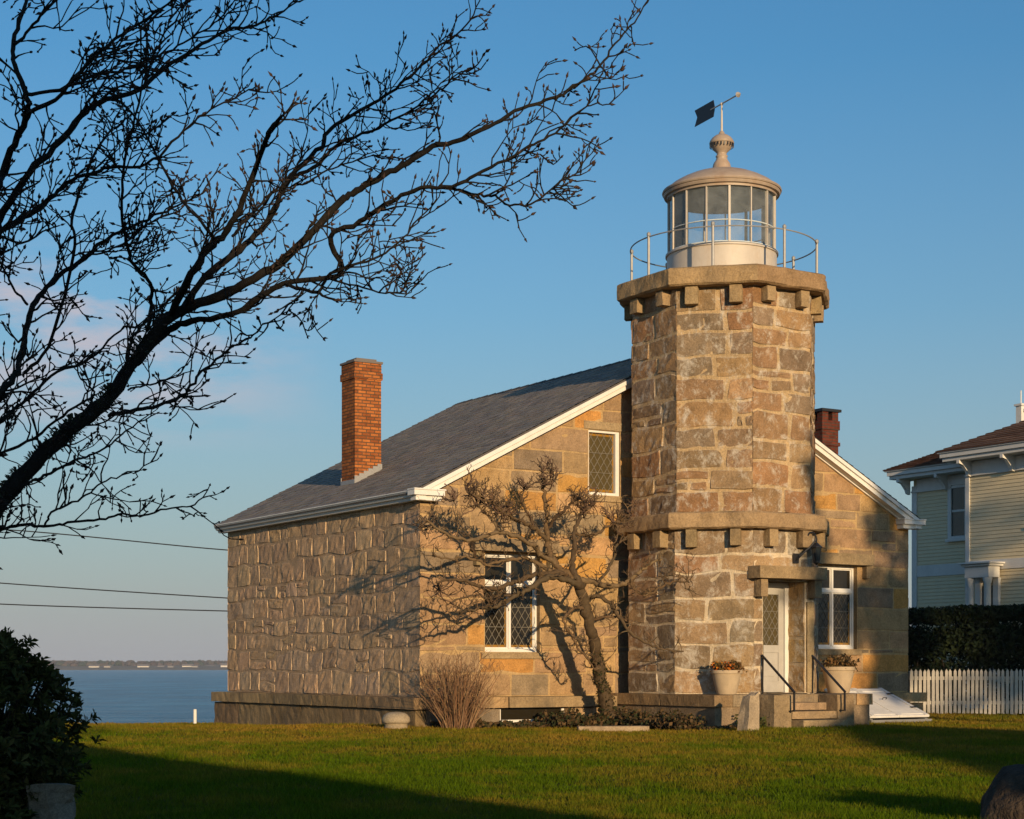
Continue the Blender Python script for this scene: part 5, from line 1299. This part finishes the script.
# lichen tufts on the thick limb
mb = MB(); lc = made[0]
for k in range(40):
    q = lc[rnd.randrange(6, 32)]; p = at(*q)-T0
    for _ in range(26):
        d = Vector((rnd.gauss(0, 1), rnd.gauss(0, 1), rnd.gauss(.3, 1))).normalized(); b0 = p+d*.035; mb.poly([b0, b0+d*.03+Vector((.006, 0, .004)), b0+d*.034-Vector((.006, 0, -.004))], jit((.05, .06, .04), .3))
o = mb.build('lichen', M['leaf_matte'], bt, tint=True); tag(o, kind='stuff')

# ------------------------------------------------------------------ utility wires over the water side
poles = [empty('utility_pole', at(-140, 660, 62).xy.to_3d()+Vector((0, 0, -3.5))), empty('utility_pole', at(330, 660, 62).xy.to_3d()+Vector((0, 0, -3.5)))]
tag(poles[0], 'wooden utility pole outside the left of the view', 'utility pole', 'utility poles'); tag(poles[1], 'wooden utility pole hidden behind the stone house', 'utility pole', 'utility poles')
for p in poles:
    mb = MB(); mb.tube([(0, 0, -1), (0, 0, 9.3)], [.15, .11], 10); mb.build('pole', M['pole'], p)
wires = [((-140, 522), (25, 531), (227, 550), (330, 554), 'highest'), ((-140, 570), (0, 583), (227, 598), (330, 603), 'middle'), ((-140, 594), (0, 604), (227, 611), (330, 613), 'lowest')]
for i, w_ in enumerate(wires):
    p = [at(*q, 62) for q in w_[:4]]; mb = MB(); mb.tube(catmull(p, 8), .022, 5); o = mb.build('utility_wire', M['wire'])
    tag(o, '%s of the three dark wires crossing the sky left of the house' % w_[4], 'wire', 'utility wires')

# ------------------------------------------------------------------ unseen houses and trees behind the photographer, some added, that throw the long shadows
def leafy_tree(x, y, zc, rx, rz, n, label, clumps=38, size=.20, cols=((.03, .045, .016), (.04, .055, .02), (.024, .036, .014)), tr_h=None):
    up_ = min(.5, rz*.25)
    t = empty('shade_tree', (x, y, 0)); tag(t, label, 'tree', 'trees behind the photographer')
    mb = MB(); mb.tube(catmull([Vector((0, 0, -.2)), Vector((.1, .05, zc*.5)), Vector((-.05, 0, zc)), Vector((.05, .0, zc+rz*.6))], 4), [.32*rx/3*(1-.06*i) for i in range(13)], 9, (.05, .04, .03))
    for k in range(9):
        a = k*2.4; z = zc-rz*.6+rz*1.1*k/9; mb.tube([(0, 0, z), (rx*.35*math.cos(a), rx*.35*math.sin(a), z+up_), (rx*.7*math.cos(a), rx*.7*math.sin(a), z+2*up_)], [.033*rx, .02*rx, .01*rx], 6, (.05, .04, .03))
    mb.build('trunk', M['bark_dark'], t, tint=True)
    cl = []
    for k in range(clumps):
        d = Vector((rnd.gauss(0, 1), rnd.gauss(0, 1), rnd.gauss(0, 1))).normalized()*rnd.uniform(.3, .85); cl.append((Vector((d.x*rx, d.y*rx, zc+d.z*rz)), rx*rnd.uniform(.20, .36)))
    mb = MB(); leaf_cloud(mb, cl, n, size, cols, .3); mb.build('crown', M['leaf_matte'], t, tint=True); return t
def back_house(name, x0, x1, y0, y1, eave_, ridge, label, turn=False):
    h = empty(name, ((x0+x1)/2, (y0+y1)/2, 0), math.pi/2 if turn else 0)
    if turn: x0, x1, y0, y1 = y0, y1, x0, x1
    tag(h, label, 'house'); a, b = (x1-x0)/2, (y1-y0)/2
    mb = MB(); mb.box((-a, -b, -.3), (a, b, eave_)); 
    for y in (-b, b): mb.poly([(-a, y, eave_), (a, y, eave_), (0, y, ridge-.15)])
    mb.build('wall', M['white_cool'], h)
    mb = MB(); s_ = (ridge-eave_)/a
    for sg in (-1, 1):
        P = [(sg*(a+.4), eave_-.4*s_), (0, ridge), (0, ridge+.15), (sg*(a+.4), eave_-.4*s_+.15)]
        A = [mb.vert((x, -b-.4, z)) for x, z in P]; B = [mb.vert((x, b+.4, z)) for x, z in P]; mb.face(A); mb.face(B[::-1])
        for i in range(4): mb.face((A[i], A[(i+1) % 4], B[(i+1) % 4], B[i]))
    mb.build('roof', M['far_grey'], h)
    for x in (-a*.5, a*.5):
        mb = MB(); mb.box((x-.5, b, 1.0), (x+.5, b+.06, 2.4)); w = mb.build('window', M['white'], h); mb = MB(); mb.box((x-.42, b+.061, 1.08), (x+.42, b+.07, 2.32)); mb.build('pane', M['glass_sky'], w)
    return h
back_house('gabled_house', 0.2, 10.6, -24.0, -13.0, 4.05, 8.05, 'gabled white house behind the photographer')
leafy_tree(5.4, -16.5, 10.5, 4.3, 5.0, 13000, 'unseen tall dense tree added to shade the bare tree', 46, .26)  # out of view, added to keep the bare tree in shade
leafy_tree(8.2, -19.5, 11.4, 2.8, 3.3, 8500, 'tall dense tree with a high crown beside the gabled house', 40, .26)  # added out of view, crown height set so its shade meets the limbs
back_house('shade_house', 13.7, 22.8, -9.0, -1.5, 4.4, 6.4, 'unseen low white house added to shade the right lawn')  # unseen house put in to block sun from the right side
leafy_tree(18.3, 0.6, 8.8, 2.1, 2.6, 2300, 'light crowned tree before the side house', 26, .24)
leafy_tree(21.9, 1.0, 9.4, 2.3, 3.4, 2300, 'broad tree at the corner of the side house', 34, .24)
leafy_tree(27.6, 0.0, 10.2, 4.4, 5.2, 12000, 'largest thinly leaved tree beyond the side house', 60, .16)
leafy_tree(34.6, 0.0, 10.6, 4.4, 5.4, 8800, 'second thinly leaved tree beyond the side house', 60, .16)
leafy_tree(8.2, 0.0, 2.62, .55, .16, 700, 'unseen flat crowned tree added to drop a shadow on the lawn', 14, .10)  # added out of view, crown flattened to throw one patch of shade

# ------------------------------------------------------------------ lawn blades
rs = np.random.RandomState(5)
VV, TT = [], []
for _ in range(1):
    n = 560000; u = rs.uniform(0, 1, n); y = (u*(44**.35-11.6**.35)+11.6**.35)**(1/.35); x = rs.uniform(-.40, .40, n)*y
    rx, ry = x-AX, y-AY; lx, ly = rx*VX+ry*VY, rx*UX+ry*UY
    keep = ~((lx > -.26) & (lx < 12.3) & (ly > -.26)) & ~((lx > 4.1) & (lx < 8) & (ly > -3.2)) & ~((lx > 5.1) & (lx < 7.1) & (ly > -4.05)) & ~((lx > 9.3) & (lx < 11) & (ly > -1.75))
    keep &= gz(x, y) > -.6
    x, y = x[keep], y[keep]; n = len(x); z = gz(x, y); w_ = (.0042*y/13)[:, None][:, 0]; h0, h1 = .022, .058
    patch = .9*np.sin(x*3.1+2*np.sin(y*1.3))*np.sin(y*2.1+1.7*np.sin(x*1.7))+np.sin(x*1.1+1.3*np.sin(y*.6))*.5+np.sin(y*1.5+.8*np.sin(x*.9))*.5+np.sin(x*.37+y*.29)*.6+rs.normal(0, .35, n)
    clump = np.sin(x*5.3+2*np.sin(y*2.2))*np.sin(y*4.1+2*np.sin(x*2.9))+rs.normal(0, .4, n)
    fine = np.sin(x*7.1+3*np.sin(y*1.9+x))*np.sin(y*3.7+2.5*np.sin(x*3.3))
    dry = np.clip(patch*.22+fine*.22+.18+np.clip((y-18)/14, 0, 1)*.40, 0, 1)
    h = rs.uniform(h0, h1, n)*(1-.3*dry)*np.clip(1+.45*clump, .5, 2.0); a = rs.uniform(0, np.pi, n); lean = rs.normal(0, .5, (n, 2))
    dx, dy = np.cos(a)*w_, np.sin(a)*w_
    P = np.stack([np.stack([x-dx, y-dy, z-.004], 1), np.stack([x+dx, y+dy, z-.004], 1), np.stack([x+lean[:, 0]*h, y+lean[:, 1]*h, z+h], 1)], 1)
    g1 = np.array([.080, .130, .004]); g2 = np.array([.29, .175, .025]); k = rs.uniform(.65, 1.35, n)
    cc = (g1[None]*(1-dry[:, None])+g2[None]*dry[:, None])*k[:, None]
    VV.append(P.reshape(-1, 3)); TT.append(np.repeat(cc, 3, axis=0))
V = np.concatenate(VV); T = np.concatenate(TT); nt = len(V)//3
me = bpy.data.meshes.new('lawn_grass'); me.vertices.add(len(V)); me.vertices.foreach_set('co', V.astype(np.float32).ravel())
me.loops.add(len(V)); me.loops.foreach_set('vertex_index', np.arange(len(V), dtype=np.int32)); me.polygons.add(nt)
me.polygons.foreach_set('loop_start', np.arange(0, len(V), 3, dtype=np.int32)); me.polygons.foreach_set('loop_total', np.full(nt, 3, dtype=np.int32))
me.update(calc_edges=True); ca = me.color_attributes.new('Tint', 'FLOAT_COLOR', 'CORNER'); ca.data.foreach_set('color', np.concatenate([T, np.ones((len(T), 1))], 1).astype(np.float32).ravel())
me.materials.append(M['grass']); o = bpy.data.objects.new('lawn_grass', me); COL.objects.link(o); tag(o, 'short patchy green and straw coloured lawn grass', kind='stuff')

# ------------------------------------------------------------------ air over the water
HAZE = True
if HAZE:
    mb = MB(); mb.box((-1700, -320, -5.0), (1700, 3500, 19.0)); t = NT('haze air'); t.n.remove(t.b)
    vol = t.new('ShaderNodeVolumePrincipled'); vol.inputs['Color'].default_value = (.74, .84, 1.0, 1); vol.inputs['Density'].default_value = .00013; vol.inputs['Anisotropy'].default_value = 0.0
    out = [n for n in t.n if n.type == 'OUTPUT_MATERIAL'][0]; t.link(vol.outputs[0], out.inputs['Volume'])
    o = mb.build('haze', t.m); tag(o, 'thin evening haze over the water', kind='stuff')

# ------------------------------------------------------------------ sky, sun, camera
world = bpy.data.worlds.new('World'); scene.world = world; world.use_nodes = True
nt_ = world.node_tree; N = nt_.nodes; bg = N['Background']
sky = N.new('ShaderNodeTexSky'); sky.sky_type = 'NISHITA'; sky.sun_disc = False; sky.sun_elevation = R(SUN_EL); sky.sun_rotation = math.atan2(SUN_H[0], SUN_H[1])
sky.altitude = 0; sky.air_density = 1.3; sky.dust_density = 0.85; sky.ozone_density = 5.6
bg.inputs['Strength'].default_value = .15
# a few thin clouds low in the sky to the left
tc = N.new('ShaderNodeTexCoord'); mp = N.new('ShaderNodeMapping'); mp.inputs['Scale'].default_value = (7, 7, 24)
nt_.links.new(tc.outputs['Generated'], mp.inputs['Vector'])
nz = N.new('ShaderNodeTexNoise'); nz.inputs['Scale'].default_value = 1.6; nz.inputs['Detail'].default_value = 7; nz.inputs['Roughness'].default_value = .6
nt_.links.new(mp.outputs['Vector'], nz.inputs['Vector'])
cr = N.new('ShaderNodeValToRGB'); cr.color_ramp.elements[0].position = .42; cr.color_ramp.elements[1].position = .62; nt_.links.new(nz.outputs['Fac'], cr.inputs['Fac'])
sp_ = N.new('ShaderNodeSeparateXYZ'); nt_.links.new(tc.outputs['Generated'], sp_.inputs[0])
band = N.new('ShaderNodeValToRGB'); el = band.color_ramp.elements; el[0].position = .12; el[0].color = (0, 0, 0, 1); el[1].position = .16; el[1].color = (1, 1, 1, 1)
e = el.new(.20); e.color = (1, 1, 1, 1); e = el.new(.235); e.color = (0, 0, 0, 1); nt_.links.new(sp_.outputs[2], band.inputs['Fac'])
side = N.new('ShaderNodeMapRange'); side.inputs['From Min'].default_value = -.10; side.inputs['From Max'].default_value = -.20; nt_.links.new(sp_.outputs[0], side.inputs['Value'])
m1 = N.new('ShaderNodeMath'); m1.operation = 'MULTIPLY'; nt_.links.new(cr.outputs['Color'], m1.inputs[0]); nt_.links.new(band.outputs['Color'], m1.inputs[1])
m2 = N.new('ShaderNodeMath'); m2.operation = 'MULTIPLY'; nt_.links.new(m1.outputs[0], m2.inputs[0]); nt_.links.new(side.outputs[0], m2.inputs[1])
m3 = N.new('ShaderNodeMath'); m3.operation = 'MULTIPLY'; nt_.links.new(m2.outputs[0], m3.inputs[0]); m3.inputs[1].default_value = .8
hr = N.new('ShaderNodeValToRGB'); e_ = hr.color_ramp.elements; e_[0].position = 0.0; e_[0].color = (.85,)*3+(1,); e_[1].position = .05; e_[1].color = (.62,)*3+(1,)
q_ = e_.new(.12); q_.color = (.42,)*3+(1,); q_ = e_.new(.20); q_.color = (.17,)*3+(1,); q_ = e_.new(.33); q_.color = (0, 0, 0, 1); nt_.links.new(sp_.outputs[2], hr.inputs['Fac'])
hz = N.new('ShaderNodeMix'); hz.data_type = 'RGBA'; nt_.links.new(hr.outputs['Color'], hz.inputs[0]); tn = N.new('ShaderNodeMix'); tn.data_type = 'RGBA'; tn.blend_type = 'MULTIPLY'; tn.inputs[0].default_value = 1; tn.inputs[7].default_value = (.88, 1.05, 1.01, 1); nt_.links.new(sky.outputs['Color'], tn.inputs[6]); nt_.links.new(tn.outputs[2], hz.inputs[6]); hz.inputs[7].default_value = (2.75, 2.72, 2.95, 1)   # the pale band of evening haze along the horizon
mx = N.new('ShaderNodeMix'); mx.data_type = 'RGBA'; nt_.links.new(m3.outputs[0], mx.inputs[0]); nt_.links.new(hz.outputs[2], mx.inputs[6]); mx.inputs[7].default_value = (3.9, 3.35, 3.55, 1)
nt_.links.new(mx.outputs[2], bg.inputs['Color'])

sl = bpy.data.lights.new('Sun', 'SUN'); sl.energy = 5.0; sl.angle = R(.5); sl.color = (1.0, .72, .41)
so = bpy.data.objects.new('Sun', sl); COL.objects.link(so)
ce = math.cos(R(SUN_EL)); sdir = Vector((SUN_H[0]*ce, SUN_H[1]*ce, math.sin(R(SUN_EL)))).normalized(); so.rotation_euler = sdir.to_track_quat('Z', 'Y').to_euler(); so.location = (20, -40, 25)

cam = bpy.data.cameras.new('Camera'); cam.sensor_width = 36; cam.sensor_fit = 'HORIZONTAL'; cam.lens = F/1024*36; cam.shift_y = (HY-409.5)/1024; cam.clip_start = .1; cam.clip_end = 30000
co = bpy.data.objects.new('Camera', cam); COL.objects.link(co); co.location = (0, 0, ZC); co.rotation_euler = (R(90), 0, 0); scene.camera = co
scene.view_settings.view_transform = 'Standard'; scene.view_settings.look = 'None'; scene.view_settings.exposure = 0; scene.view_settings.gamma = 1; scene.view_settings.use_curve_mapping = False
scene.cycles.max_bounces = 6; scene.cycles.diffuse_bounces = 3; scene.cycles.glossy_bounces = 3; scene.cycles.transparent_max_bounces = 10; scene.cycles.volume_bounces = 0
scene.cycles.use_denoising = True
